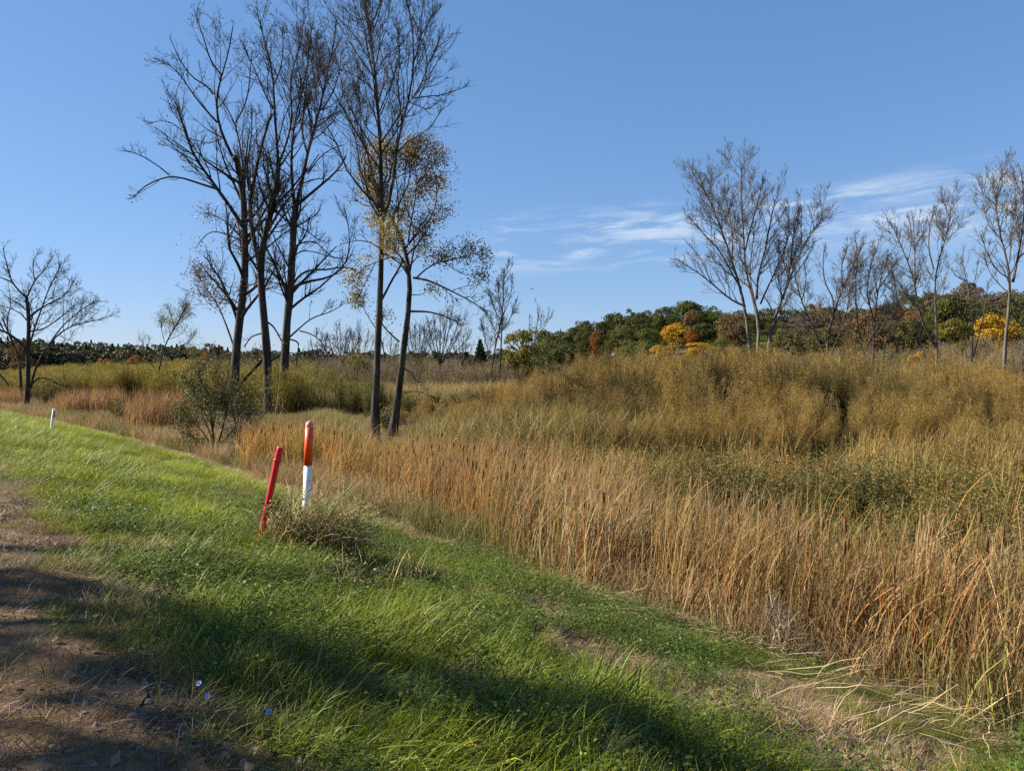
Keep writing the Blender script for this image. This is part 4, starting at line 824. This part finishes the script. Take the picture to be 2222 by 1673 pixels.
HT = [  # name, label, px, top, width, distance, colour
    ('maple', 'bright golden yellow tree high on the hillside, left of the broad cottonwood', 1463, 692, 78, 172, 'yellow'),
    ('maple', 'small orange tree tucked right behind the golden yellow one', 1503, 696, 44, 178, 'orange'),
    ('maple', 'low golden tree below the dark oaks, left of the second low one', 1432, 738, 60, 150, 'yellow'),
    ('maple', 'low golden yellow tree nearest the cottonwood stems', 1518, 734, 72, 148, 'yellow'),
    ('maple', 'small rusty orange tree among the dark green crowns on the left slope', 1292, 712, 30, 165, 'orange'),
    ('maple', 'orange bush showing just above the willow thicket on the slope', 1455, 782, 34, 140, 'orange'),
    ('green_tree', 'rounded brighter green tree at the front of the wooded hill', 1372, 738, 92, 140, 'green'),
    ('oak', 'russet-topped tree beside the highest dark green crowns', 1500, 664, 46, 190, 'rust'),
    ('bush_tree', 'yellow-green bushy tree with a thin dark trunk in the centre', 1130, 684, 112, 78, 'yg'),
    ('bush_tree', 'olive bushy tree just right of the yellow-green one', 1193, 728, 112, 84, 'olive'),
    ('pine_tree', 'dark pine rising behind the upright bare tree in the centre', 1042, 738, 62, 112, 'pine'),
    ('oak', 'olive green trees behind the leaning bare cottonwood', 1715, 684, 86, 105, 'olive'),
    ('oak', 'rust-flecked crown behind the broad cottonwood stems', 1585, 664, 80, 160, 'rust'),
    ('oak', 'broad dark green crown at the top right, behind the V-shaped tree', 2062, 622, 130, 118, 'dark'),
    ('oak', 'dark green crown at the right edge of the photograph', 2205, 632, 110, 112, 'dark'),
    ('maple', 'yellow-leaved tree behind the pale grey trunk', 2160, 664, 110, 104, 'yellow'),
    ('maple', 'yellow-green tree below the broad dark crown', 2068, 680, 90, 106, 'yg'),
    ('maple', 'small golden orange bush under the V-shaped tree', 1985, 752, 62, 88, 'yellow'),
    ('maple', 'orange bush behind the foot of the V-shaped tree', 2030, 748, 40, 92, 'orange'),
    ('shrub', 'dark green bush at the foot of the thin right sapling', 2062, 762, 44, 84, 'dark'),
    ('shrub', 'bright yellow-green bush at the right edge above the thicket', 2205, 785, 50, 74, 'yg'),
    ('oak', 'brownish olive crown behind the crossing willow stems', 1880, 655, 120, 120, 'rust'),
    ('oak', 'olive crown left of the broad dark one at top right', 1965, 664, 96, 122, 'olive'),
    ('shrub', 'yellow bush half hidden in the willow thicket below the low forked willow', 1688, 775, 40, 62, 'yellow'),
    ('oak', 'golden brown small tree beside the leftmost big trunk', 452, 742, 44, 95, 'orange'),
    ('maple', 'yellow-brown tree low on the far treeline between left tree and sapling', 222, 770, 40, 240, 'orange'),
    ('maple', 'second yellow-brown tree on the far treeline nearest the sapling', 296, 766, 40, 240, 'orange'),
    ('shrub', 'yellow-green bush right of the three big trunks', 672, 765, 62, 90, 'yg'),
    ('shrub', 'yellow-green bush in front of the low spreading bare tree', 775, 760, 66, 78, 'yg'),
    ('pine_tree', 'darker pine at the left end of the wooded hill', 1012, 765, 50, 125, 'pine'),
    ('oak', 'rust-coloured crown on the treeline behind the black tree at the far left', 45, 728, 60, 200, 'rust')]
for a in HT: hill_tree(a[0], a[1], *a[2:], cone=(a[0] == 'pine_tree'))
def build_hill():
    xs = [1185, 1250, 1330, 1400, 1500, 1600, 1700, 1800, 1900, 2000, 2222, 2550]; ys = [710, 684, 664, 655, 648, 652, 656, 652, 644, 624, 606, 612]
    for row, (D, dy, step, wpx) in enumerate([(250, 26, 36, 80), (225, 0, 34, 78), (200, 18, 36, 80), (175, 40, 40, 84), (150, 64, 48, 88), (128, 92, 60, 92)]):
        px = 1180 + rng.uniform(0, step)
        while px < 2520:
            top = np.interp(px, xs, ys) + dy + rng.normal() * 10
            if not any(abs(px - h[2]) < h[4] * .45 and abs(top - h[3]) < 45 and D < h[5] + 5 for h in HT):
                c = rng.choice(['dark', 'dark', 'dark', 'olive', 'green'] if px < 1700 else ['olive', 'dark', 'brown', 'rust', 'brown'])
                nm = {'dark': 'dark green oak crown', 'olive': 'olive green crown', 'green': 'fresher green crown', 'brown': 'grey-brown thin crown', 'rust': 'rusty brown crown'}[c]
                up = ['just behind the skyline', 'on the skyline', 'just below the skyline', 'halfway up the hill', 'low on the hill', 'at the hill foot'][row]
                by = ['at the left end of the wood', 'left of the golden tree', 'round the golden tree', 'behind the cottonwoods', 'behind the low forked willows', 'behind the V-shaped tree', 'at the right edge', 'beyond the right edge'][int(np.searchsorted([1270, 1410, 1540, 1720, 1930, 2090, 2230], px))]
                gl = (f'{nm} {up} {by}', f'{nm}s {up} {by}')
                hill_tree('oak', gl[0], px, top, wpx * rng.uniform(.65, 1.25), D + rng.uniform(-8, 8), c, gl[1])
            px += step * rng.uniform(.6, 1.4)
build_hill()
def build_far_wood():
    cs = []
    for i in range(4):
        g = crown_mesh(f'far_crown_{i}', 700 + i, M_leaf_i, 20, 60, .07); cs.append(g)
    cs.append(crown_mesh('far_cone', 710, M_leaf_i, cone=True, leaf=.07)); C = source('far_crowns', cs)
    n = 900; px = rng.uniform(-700, 1180, n); D = rng.uniform(300, 460, n); X = (px - W / 2) / F * D
    top = np.interp(px, [-700, 0, 100, 170, 260, 420, 560, 700, 800, 950, 1180], [725, 736, 738, 744, 748, 752, 764, 766, 764, 766, 760]) + rng.normal(size=n) * 5 + (D < 360) * 10
    h = CAMZ + (HOR - top) / F * D + 1.55; wd = rng.uniform(.9, 1.3, n) * np.clip(h, 6, 13)
    col = mixc((.03, .042, .018), (.055, .055, .022), rng.random(n)); r = rng.random(n) < .1; col[r] = (.13, .075, .025)
    scatter('far_woodland', C, np.stack([X, D, np.full(n, -1.6)], 1), rots(n, .02), np.stack([wd, wd, h], 1), col, 'dark far-off woodland closing the view on the left horizon', 'woodland')
build_far_wood()

# ------------------------------------------------------------------ near shrub, weed clump, dead twigs
M_shrub = plant('leaf_shrub_dark', (.095, .095, .028), .35, .55, .25, .4, patch=((.15, .12, .03), .6))
tree('shrub', 'dark stemmed leafy shrub at the edge of the grass, left of the marker posts', 26, [
    ([(466, 995), (464, 970), (462, 930), (455, 890), (445, 850), (430, 805)], 8, 2, .3), ([(466, 985), (450, 950), (435, 930), (410, 910), (400, 895)], 5, 1.5, .2), ([(468, 985), (480, 940), (490, 900), (500, 860), (505, 830)], 6, 1.5, .2), ([(464, 960), (440, 900), (425, 860), (415, 830)], 4, 1.3, .1), ([(468, 975), (495, 945), (520, 920), (535, 900)], 4, 1.3, .1), ([(462, 930), (470, 880), (475, 840), (470, 800)], 4, 1.3, .1), ([(475, 960), (500, 960), (525, 965)], 3, 1.2, .1), ([(450, 950), (425, 955), (410, 945)], 3, 1.2, .1)],
    41, dens=1.5, lmax=1.2, rmin=.005, cat='shrub', l1=(2.0, .4), leaves=leafer(9000, .07, .036, M_shrub, [(465, 900, 95, 85, 1), (440, 860, 70, 70, .9), (500, 950, 70, 50, .8)], 3, .16, .2))
def build_shrub_row():
    spots = [(520, 925, 60, 130, 30, 'low brown-green shrub at the foot of the three big trunks'), (95, 880, 70, 55, 52, 'low dark shrub right of the black tree at the left'), (260, 915, 60, 50, 38, 'low olive shrub between the two rusty cattail patches'), (560, 850, 90, 95, 56, 'yellow-green willow bush behind the three big trunks'), (430, 830, 120, 110, 54, 'yellow-green willow bush behind the dark shrub')]
    spots += [(690, 850, 90, 70, 58, 'yellow-green willow bush right of the three big trunks'), (505, 845, 90, 100, 60, 'tall yellowish willow bush behind the leftmost big trunk'), (770, 850, 80, 95, 66, 'yellowish willow bush left of the tall thin tree'),
              (905, 850, 70, 80, 70, 'olive bush just right of the leafy tree'), (345, 850, 90, 70, 62, 'yellow-green bush round the foot of the slim sapling'), (850, 850, 60, 75, 74, 'yellow-green bush between the tall thin tree and the leafy tree'),
              (845, 950, 80, 46, 33.5, 'low brownish brush round the feet of the tall thin and leafy trees'), (600, 900, 90, 42, 48.5, 'low olive brush round the feet of the two right big trunks')]
    for i, (px, py, wp, hp, D, lab) in enumerate(spots):
        X = (px - W / 2) / F * D; z = float(zg(X, D)); h = hp / F * D * 1.3; rs = np.random.default_rng(800 + i); r = thing('shrub', lab, 'shrub', (X, D, z))
        ns = 14; az = rs.uniform(0, 6.28, ns); ln = np.abs(rs.normal(size=ns)) * .4 + .05; P = np.zeros((ns, 6, 3)); L = rs.uniform(.6, 1, ns) * h
        for q in range(1, 6): P[:, q] = P[:, q - 1] + (L / 5)[:, None] * np.stack([np.sin(ln) * np.cos(az), np.sin(ln) * np.sin(az), np.cos(ln)], 1) + rs.normal(size=(ns, 3)) * .05
        Rr = np.repeat(np.linspace(.02, .006, 6)[None], ns, 0); P1, R1 = children(P, Rr, 4, .35, (25, 55), .2, .15, 4, .6, .005, .2, .25, 1.2, rs)
        g = Geo(); V, Q = tubes(P, Rr, 4); g.add(V, Q); V, Q = tubes(P1, R1, 3); g.add(V, Q); link('stems', g.mesh('shrub_stems', M_twig_dark), r)
        n = 2200; k = rs.integers(0, len(P1), n); p = P1[k, rs.integers(0, 4, n)] + rs.normal(size=(n, 3)) * .14
        g = Geo(); V, Q = leafquads(p, rs.uniform(.06, .12, n), rs.uniform(.025, .045, n), rs); g.add(V, Q, rep(np.ones((n, 3)) * rs.uniform(.6, 1.3, (n, 1)), 4)); link('foliage', g.mesh('shrub_foliage', M_leaf_yg if i >= 3 and i not in (8, 11, 12) else M_shrub), r)
build_shrub_row()
M_weedleaf = plant('weed_leaf', (.075, .085, .022), .3, .5, .3, .4); M_weedry = plant('weed_dry', (.44, .31, .14), .2, .6, .2, .4); M_dead = plant('dead_twig', (.36, .29, .22), .0, .7, .15, .25)
def build_clump():
    b = gp(655, 1205); rs = np.random.default_rng(900); r = thing('weed_clump', 'tangled mound of weeds and dry stems round the two marker posts', 'weeds', b)
    g = Geo(); n = 1100; a = rs.uniform(0, 6.28, n); q = np.sqrt(rs.random(n)); base = np.stack([q * np.cos(a) * .62 + .04, q * np.sin(a) * .45 + .1, np.zeros(n)], 1)
    base[:, 2] = zg(base[:, 0] + b[0], base[:, 1] + b[1]) - b[2]
    ht = (1 - q * .55) * rs.uniform(.75, 1.25, n) + .12
    V, Q, P = blades(base, rs.normal(size=n) * 1.1 + .2, rs.uniform(.1, .8, n), rs.uniform(.4, 1.6, n), ht * 1.15, rs.uniform(.005, .011, n), 5, rs, .2, .08); cc = np.ones((n, 3)) * rs.uniform(.4, 1.3, (n, 1)); cc[rs.random(n) < .4] *= np.array([.45, .75, .5]); g.add(V, Q, rep(cc, 12)); link('dry_stems', g.mesh('clump_stems', M_weedry), r)
    m = 2000; k = rs.integers(0, n, m); p = P[k, rs.integers(1, 6, m)] + rs.normal(size=(m, 3)) * .05
    p2 = np.array([[-.28, -.12, .6]]) + rs.normal(size=(420, 3)) * np.array([.09, .09, .06]); p = np.concatenate([p, p2]); m = len(p)
    g = Geo(); V, Q = leafquads(p, rs.uniform(.022, .055, m), rs.uniform(.01, .022, m), rs, .1); c = np.ones((m, 3)) * rs.uniform(.5, 1.4, (m, 1)); y = rs.random(m) < .3; c[y] *= np.array([2.6, 1.5, 1.4]); g.add(V, Q, rep(c, 4)); link('foliage', g.mesh('clump_foliage', M_weedleaf), r)
    spots = [(770, 1270, .5, 'dark leafy weed patch trailing right of the marker mound'), (895, 1120, .7, 'low green brush in front of the cattails behind the posts'), (880, 1265, .32, 'small dark weed tuft farther right of the marker mound')]
    for i, (x, y, rad, lab) in enumerate(spots):
        b = gp(x, y); r = thing('weed_patch', lab, 'weeds', b); n = int(2600 * rad); a = rs.uniform(0, 6.28, n); q = np.sqrt(rs.random(n)) * rad
        p = np.stack([q * np.cos(a) * 1.3, q * np.sin(a), (1 - q / rad) * rs.uniform(.1, .4, n) * (1.4 if i == 1 else .7) + .03], 1); p[:, 2] += zg(p[:, 0] + b[0], p[:, 1] + b[1]) - b[2]
        g = Geo(); V, Q = leafquads(p, rs.uniform(.03, .08, n), rs.uniform(.015, .035, n), rs); g.add(V, Q, rep(np.ones((n, 3)) * rs.uniform(.6, 1.3, (n, 1)), 4)); link('foliage', g.mesh('patch_foliage', M_weedleaf), r)
        n = 60; a = rs.uniform(0, 6.28, n); q = np.sqrt(rs.random(n)) * rad; bb = np.stack([q * np.cos(a), q * np.sin(a), np.zeros(n)], 1); bb[:, 2] = zg(bb[:, 0] + b[0], bb[:, 1] + b[1]) - b[2]
        g = Geo(); V, Q, _ = blades(bb, rs.uniform(0, 6.28, n), .3, .9, rs.uniform(.2, .55, n), .007, 4, rs); g.add(V, Q); link('stems', g.mesh('patch_stems', M_weedry), r)
build_clump()
def build_dead_bush():
    b = gp(1688, 1412); rs = np.random.default_rng(910); r = thing('dead_bush', 'pale dead twiggy bush fallen at the front of the cattails', 'dead bush', b)
    ns = 15; P = np.zeros((ns, 5, 3)); az = rs.uniform(0, 6.28, ns); ln = rs.uniform(.2, 1.25, ns); L = rs.uniform(.35, .75, ns)
    P[:, 0, :2] = rs.normal(size=(ns, 2)) * .06
    for q in range(1, 5): P[:, q] = P[:, q - 1] + (L / 4)[:, None] * np.stack([np.sin(ln) * np.cos(az), np.sin(ln) * np.sin(az), np.cos(ln)], 1) + rs.normal(size=(ns, 3)) * .02
    Rr = np.repeat(np.linspace(.009, .003, 5)[None], ns, 0); P1, R1 = children(P, Rr, 12, .5, (25, 60), .1, .15, 4, .6, .0022, .15, .1, .5, rs); P2, R2 = children(P1, R1, 12, .6, (25, 60), .1, .15, 3, .6, .0016, .15, .06, .25, rs)
    g = Geo(); V, Q = tubes(P, Rr, 5); g.add(V, Q); link('stems', g.mesh('dead_stems', M_dead), r)
    g = Geo()
    for a, c in ((P1, R1), (P2, R2)): V, Q = tubes(a, c, 3); g.add(V, Q, .8)
    link('twigs', g.mesh('dead_twigs', M_dead), r)
build_dead_bush()
def build_litter():
    rs = np.random.default_rng(920); n = 420; t = rs.uniform(-7, 16, n) ; s = 7.25 + rs.normal(size=n) * .35 - .15
    X = s * NX + t * DX; Y = s * NY + t * DY; m = Y > 3; X, Y = X[m], Y[m]; n = len(X)
    cl = [gp(1290, 1300), gp(1350, 1330), gp(1580, 1400), gp(1730, 1480), gp(1770, 1575), gp(2000, 1540), gp(2100, 1590), gp(1020, 1195)]
    for c in cl: q = 32; X = np.r_[X, c[0] + rs.normal(size=q) * .3]; Y = np.r_[Y, c[1] + rs.normal(size=q) * .2]
    n = len(X); base = np.stack([X, Y, zg(X, Y) + rs.uniform(.02, .1, n)], 1); az = np.where(rs.random(n) < .6, rs.normal(size=n) * .5 - .5, rs.uniform(0, 6.28, n))
    L = rs.uniform(.15, .7, n); g = Geo(); V, Q, _ = blades(base, az, rs.uniform(1.15, 1.6, n), rs.uniform(-.2, .5, n), L, rs.uniform(.004, .009, n), 4, rs, .4, .13)
    c = np.ones((n, 3)) * rs.uniform(.55, 1.3, (n, 1)); g.add(V, Q, rep(c, 10)); m_ = plant('fallen_reed', (.40, .28, .155), .1, .6, .2, .3)
    tag(link('fallen_reeds', g.mesh('fallen_reeds', m_)), 'pale broken reed stalks lying along the edge of the cattails', 'reed litter', kind='stuff')
build_litter()
def build_shoulder_stuff():
    def stone(seed):
        rs = np.random.default_rng(seed); g = Geo(); P = np.array([[[0, 0, z] for z in (-.5, -.3, 0, .3, .42)]]); V, Q = tubes(P, np.array([[.1, .75, 1, .7, .1]]), 6); V = V * np.array([1, .8, .6]) * (1 + rs.normal(size=(len(V), 1)) * .12); g.add(V, Q, rs.uniform(.7, 1.3)); return g.mesh(f'stone_{seed}', M_stem_i)
    C = source('pebbles', [stone(s) for s in range(930, 935)])
    X, Y, k = area(-10, 1.5, 1.5, 12, 900); s, t = st(X, Y); m = (s < 1.0) & (s > -2.5) & (vnoise(X, Y, .4, 94) > .3); X, Y = X[m], Y[m]; n = len(X)
    scatter('gravel', C, finish(X, Y, .006), rots(n, .4), np.clip(rng.lognormal(-5.0, .55, n), .002, .024), mixc((.17, .13, .1), (.3, .26, .22), rng.random(n)), 'small gravel stones strewn over the dirt shoulder', 'gravel')
    X, Y, k = area(-10, 1.5, 1.5, 12, 85); s, t = st(X, Y); m = (s < 1.1) & (s > -2.5) & (rng.random(len(X)) < np.where(vnoise(X, Y, .5, 95) > .4, .9, .2)); X, Y = X[m], Y[m]; n = len(X)
    g = (rng.random(n) < .16)[:, None]; col = np.where(g, (.09, .13, .025), mixc((.17, .10, .05), (.26, .17, .08), rng.random(n))) * rng.uniform(.7, 1.2, (n, 1))
    scatter('dead_grass', C_grass, finish(X, Y), rots(n, .2), np.stack([rng.uniform(.3, .6, n)] * 2 + [rng.uniform(.12, .4, n)], 1), col, 'thin brown dead grass matted on the dirt shoulder', 'dead grass')
    def dleaf(seed):
        rs = np.random.default_rng(seed); g = Geo(); a = np.linspace(0, 2 * math.pi, 9)[:-1]; r = np.array([1, .7, .85, .65, 1.1, .65, .85, .7]) * rs.uniform(.8, 1.2, 8)
        V = np.stack([np.cos(a) * r, np.sin(a) * r * .8, rs.normal(size=8) * .25], 1); V = np.concatenate([V, [[0, 0, .0]]]); Q = np.array([[0, 1, 2, 8], [2, 3, 4, 8], [4, 5, 6, 8], [6, 7, 0, 8]]); g.add(V, Q); return g.mesh(f'dead_leaf_{seed}', M_leaf_i)
    C = source('dead_leaves', [dleaf(s) for s in range(940, 944)])
    X, Y, k = area(-8, 2, 1.6, 9, 60); s, t = st(X, Y); m = (np.abs(s - 1.0) < .45) | ((s < .8) & (rng.random(len(X)) < .3)); X, Y = X[m], Y[m]; n = len(X)
    scatter('leaf_litter', C, finish(X, Y, .03), rots(n, .4), rng.uniform(.012, .032, n), mixc((.2, .125, .07), (.32, .23, .15), rng.random(n)), 'pale dead leaves lying where grass meets the dirt shoulder', 'leaf litter')
build_shoulder_stuff()

# ------------------------------------------------------------------ marker posts
def lathe(prof, sides=20, tilt=None):
    prof = np.array(prof, float); k = len(prof); a = np.arange(sides) * 2 * math.pi / sides
    V = np.stack([prof[:, 1][:, None] * np.cos(a), prof[:, 1][:, None] * np.sin(a), np.repeat(prof[:, 0][:, None], sides, 1)], -1).reshape(-1, 3)
    i = np.arange(k - 1)[:, None] * sides; j = np.arange(sides)[None]; j2 = (j + 1) % sides
    return V, np.stack([i + j, i + j2, i + sides + j2, i + sides + j], -1).reshape(-1, 4)
def turned(name, prof, mat, parent, sides=20):
    g = Geo(); V, Q = lathe(prof, sides); g.add(V, Q); return link(name, g.mesh(name, mat, True), parent)
def patch(name, a0, a1, z0, z1, r0, r1, mat, parent):
    a = np.linspace(a0, a1, 9); V = np.array([[r * math.cos(x), r * math.sin(x), z] for z, r in ((z0, r0), (z1, r1)) for x in a]); Vi = V * np.array([.94, .94, 1])
    V = np.concatenate([V, Vi]); Q = [[i, i + 1, i + 10, i + 9] for i in range(8)] + [[i, 18 + i, 19 + i, i + 1] for i in range(8)] + [[9 + i, 10 + i, 28 + i, 27 + i] for i in range(8)]
    g = Geo(); g.add(V, Q); return link(name, g.mesh(name, mat, True), parent)
M_red = paint('red_plastic', (.62, .018, .028), .4, (.5, .1, .08), 14, .55, .8, .45, .3); M_orange = paint('orange_plastic', (.80, .085, .012), .45, (.62, .14, .06), 12, .55, .85, .4, .3)
M_white = paint('white_plastic', (.82, .80, .77), .45, (.48, .42, .34), 11, .5, .85, stretch=.3); M_fade = paint('faded_cap', (.62, .27, .2), .5, (.6, .12, .05), 9); M_label = paint('label_white', (.7, .7, .68), .4, (.4, .4, .4), 30, .5, .8, stretch=.2); M_yel = paint('label_yellow', (.6, .42, .05), .5); M_black = paint('black_marking', (.02, .02, .02), .5)
def posts():
    b = gp(561, 1189); top = at(608, 970, b[1] - .03); ax = Vector(top - b); Lg = ax.length
    r = thing('marker_post', 'red plastic marker post leaning to the right beside the upright one', 'marker post', b); r.rotation_euler = ax.to_track_quat('Z', 'Y').to_euler()
    turned('tube', [(-.15, .026), (.02, .026), (.1, .030), (.6, .036), (Lg - .17, .040), (Lg - .165, .040), (Lg - .165, .0)], M_red, r)
    turned('collar', [(Lg - .175, .030), (Lg - .175, .047), (Lg - .155, .048), (Lg - .15, .042)], M_red, r)
    turned('cap', [(Lg - .16, .040), (Lg - .02, .038), (Lg - .006, .035), (Lg, .030), (Lg, 0)], M_red, r)
    # the white label wraps the side turned away from the camera; only its edge shows
    inv = r.rotation_euler.to_matrix().inverted(); lv = inv @ Vector((-1, -.12, 0)); a = math.atan2(lv.y, lv.x)
    patch('label_sticker', a - 1.1, a + .32, Lg * .52, Lg * .68, .0385, .0405, M_label, r)
    lv = inv @ Vector((.75, -.65, 0)); a = math.atan2(lv.y, lv.x); patch('warning_sticker', a - .7, a + .7, .16, .21, .033, .0335, M_yel, r)
    D = 12.6; b = at(663, 1128, D); b[2] = zg(b[0], b[1]); top = at(672, 913, D); ax = Vector(top - b); Lg = ax.length
    r = thing('marker_post', 'upright white marker post with orange top sleeve and rounded cap', 'marker post', b); r.rotation_euler = ax.to_track_quat('Z', 'Y').to_euler()
    w = 17.5 / F * D / 2; z1 = Lg * .565
    turned('post', [(-.2, w * .92), (.02, w * .92), (z1 - .01, w * .93), (z1 - .01, 0)], M_white, r, 16)
    turned('sleeve', [(z1 - .014, w * .9), (z1 - .014, w), (Lg - .10, w), (Lg - .10, .0)], M_orange, r, 16)
    turned('dome_cap', [(Lg - .104, w * 1.01), (Lg - .07, w * .99), (Lg - .035, w * .86), (Lg - .012, w * .55), (Lg, 0.001)], M_fade, r, 16)
    b = gp(110, 941); top = at(117.5, 887, b[1]); ax = Vector(top - b); Lg = ax.length
    r = thing('delineator_post', 'small white delineator post with black marks near the left tree', 'delineator post', b); r.rotation_euler = ax.to_track_quat('Z', 'Y').to_euler()
    hw = 8 / F * b[1] / 2
    def box(name, x0, x1, y0, y1, z0, z1, mat, bev=0):
        V = [(x, y, z) for z in (z0, z1) for x, y in ((x0, y0), (x1, y0), (x1, y1), (x0, y1))]; Q = [[0, 3, 2, 1], [4, 5, 6, 7], [0, 1, 5, 4], [1, 2, 6, 5], [2, 3, 7, 6], [3, 0, 4, 7]]
        g = Geo(); g.add(V, Q); return link(name, g.mesh(name, mat), r)
    a = np.linspace(-1, 1, 7); prof = [(x * hw, -.018 * (1 - x * x) * 1.2 - .004) for x in a] + [(x * hw, .004 - .018 * (1 - x * x) * .6 + .012) for x in a[::-1]]
    V = [(x, y, z) for z in (-.2, Lg) for x, y in prof]; n = len(prof); Q = [[i, (i + 1) % n, n + (i + 1) % n, n + i] for i in range(n)] + [[n + i, n + i + 1, n + 12 - i, n + 13 - i] for i in range(6)]
    g = Geo(); g.add(V, Q); link('post', g.mesh('delineator_panel', M_white), r)
    for z0, z1 in ((.82, .87), (.68, .76)): box('black_mark', -hw * .55, hw * .75, -.031, -.028, Lg * z0, Lg * z1, M_black)
posts()
# ------------------------------------------------------------------ chicory flowers, bird
M_petal = plant('chicory_petal', (.3, .32, .62), .35, .6, .2, .15); M_fstem = plant('chicory_stem', (.07, .11, .03), .2, .6, .2, .2)
def flowers():
    for i, (x, y, lab) in enumerate([(434, 1560, 'pale blue chicory flower at the grass edge, farthest of three'), (453, 1592, 'deeper blue chicory flower just below the farthest one'), (586, 1628, 'blue chicory flower lowest in the foreground grass')]):
        b = gp(x, y + 30); rs = np.random.default_rng(960 + i); r = thing('chicory_flower', lab, 'flower', b, 'chicory flowers in the grass'); h = .23; a = np.arange(14) / 14 * 6.283
        g = Geo(); V, Q = tubes(np.array([[[0, 0, 0], [.01, 0, h * .5], [0, -.01, h]]]), np.full((1, 3), .002), 4); g.add(V, Q); link('stem', g.mesh('chicory_stem', M_fstem), r)
        R0 = .0125; n = nrm(np.array([.1, -.7, .7])); e1 = np.array([1., 0, 0]); e1 = nrm(e1 - n * e1.dot(n)); e2 = np.cross(n, e1); c = np.array([0, -.01, h])
        for q in a:
            d = e1 * math.cos(q) + e2 * math.sin(q); s = np.cross(n, d); g = Geo()
            g.add([c + d * .003 - s * .0015, c + d * .003 + s * .0015, c + d * R0 + s * .0028 + n * .003, c + d * R0 - s * .0028 + n * .003], [[0, 1, 2, 3]], rs.uniform(.8, 1.2)); link('petal', g.mesh('petal', M_petal), r)
        g = Geo(); V, Q = lathe([(0, .004), (.004, .003), (.006, 0)], 8); M3 = np.stack([e1, e2, n], 1); g.add(V @ M3.T + c, Q); link('flower_head', g.mesh('chicory_head', M_petal), r)
flowers()
def bird():
    p = at(1153, 627, 120); r = thing('bird', 'tiny dark bird flying in the open sky right of the upright bare tree', 'bird', p); m = paint('bird_feathers', (.03, .028, .025), .7)
    g = Geo(); V, Q = lathe([(-.22, .005), (-.15, .03), (-.02, .055), (.1, .045), (.16, .03), (.22, .003)], 10); g.add(V[:, [2, 1, 0]] * np.array([1, 1, .9]), Q); link('body', g.mesh('bird_body', m, True), r)
    for s in (-1, 1):
        g = Geo(); g.add([(.1, 0, .02), (-.06, 0, .02), (-.05, s * .22, .09), (.07, s * .24, .1), (-.09, s * .5, .02), (-.02, s * .52, .02)] + [(.1, 0, .008), (-.06, 0, .008), (-.05, s * .22, .08), (.07, s * .24, .088), (-.09, s * .5, .014), (-.02, s * .52, .014)], [[0, 1, 2, 3], [3, 2, 4, 5], [6, 9, 8, 7], [9, 11, 10, 8], [0, 3, 9, 6], [3, 5, 11, 9], [1, 7, 8, 2], [2, 8, 10, 4]]); link('wing', g.mesh('bird_wing', m), r)
    g = Geo(); g.add([(-.18, -.015, 0), (-.18, .015, 0), (-.32, .05, .005), (-.32, -.05, .005), (-.18, -.015, -.01), (-.18, .015, -.01), (-.32, .05, -.003), (-.32, -.05, -.003)], [[0, 1, 2, 3], [7, 6, 5, 4], [0, 3, 7, 4], [1, 5, 6, 2], [2, 6, 7, 3]]); link('tail', g.mesh('bird_tail', m), r)
    r.rotation_euler = (.2, 0, 2.6)
bird()
# trees across the road, outside the frame, whose shade falls over the near bank
def shade_trees():
    mid = crown_mesh('open_crown', 661, FOL['olive'], 34, 44, .05)
    for i, (x, y, h, wd, c, me, lift) in enumerate([(-15.0, 4.4, 15.5, 4.3, 'olive', mid, 0), (-19.5, 0.6, 15.0, 6.5, 'dark', CM[2], 0), (-17.0, 7.3, 14.6, 2.6, 'olive', mid, 7.6)]):
        z = float(zg(x, y)); r = thing('roadside_tree', ['olive roadside tree just out of view to the left, shading the near grass', 'taller dark roadside tree out of view behind the olive one', 'thin-leaved roadside tree out of view at the left, farthest from the camera'][i], 'tree', (x, y, z))
        t = link('trunk', TM[i], r); t.scale = (h, h, h); cr = link('crown', me, r); cr.location.z = lift; cr.scale = (wd / .84, wd / .84, h - lift); cr.material_slots[0].link = 'OBJECT'; cr.material_slots[0].material = FOL[c]
shade_trees()
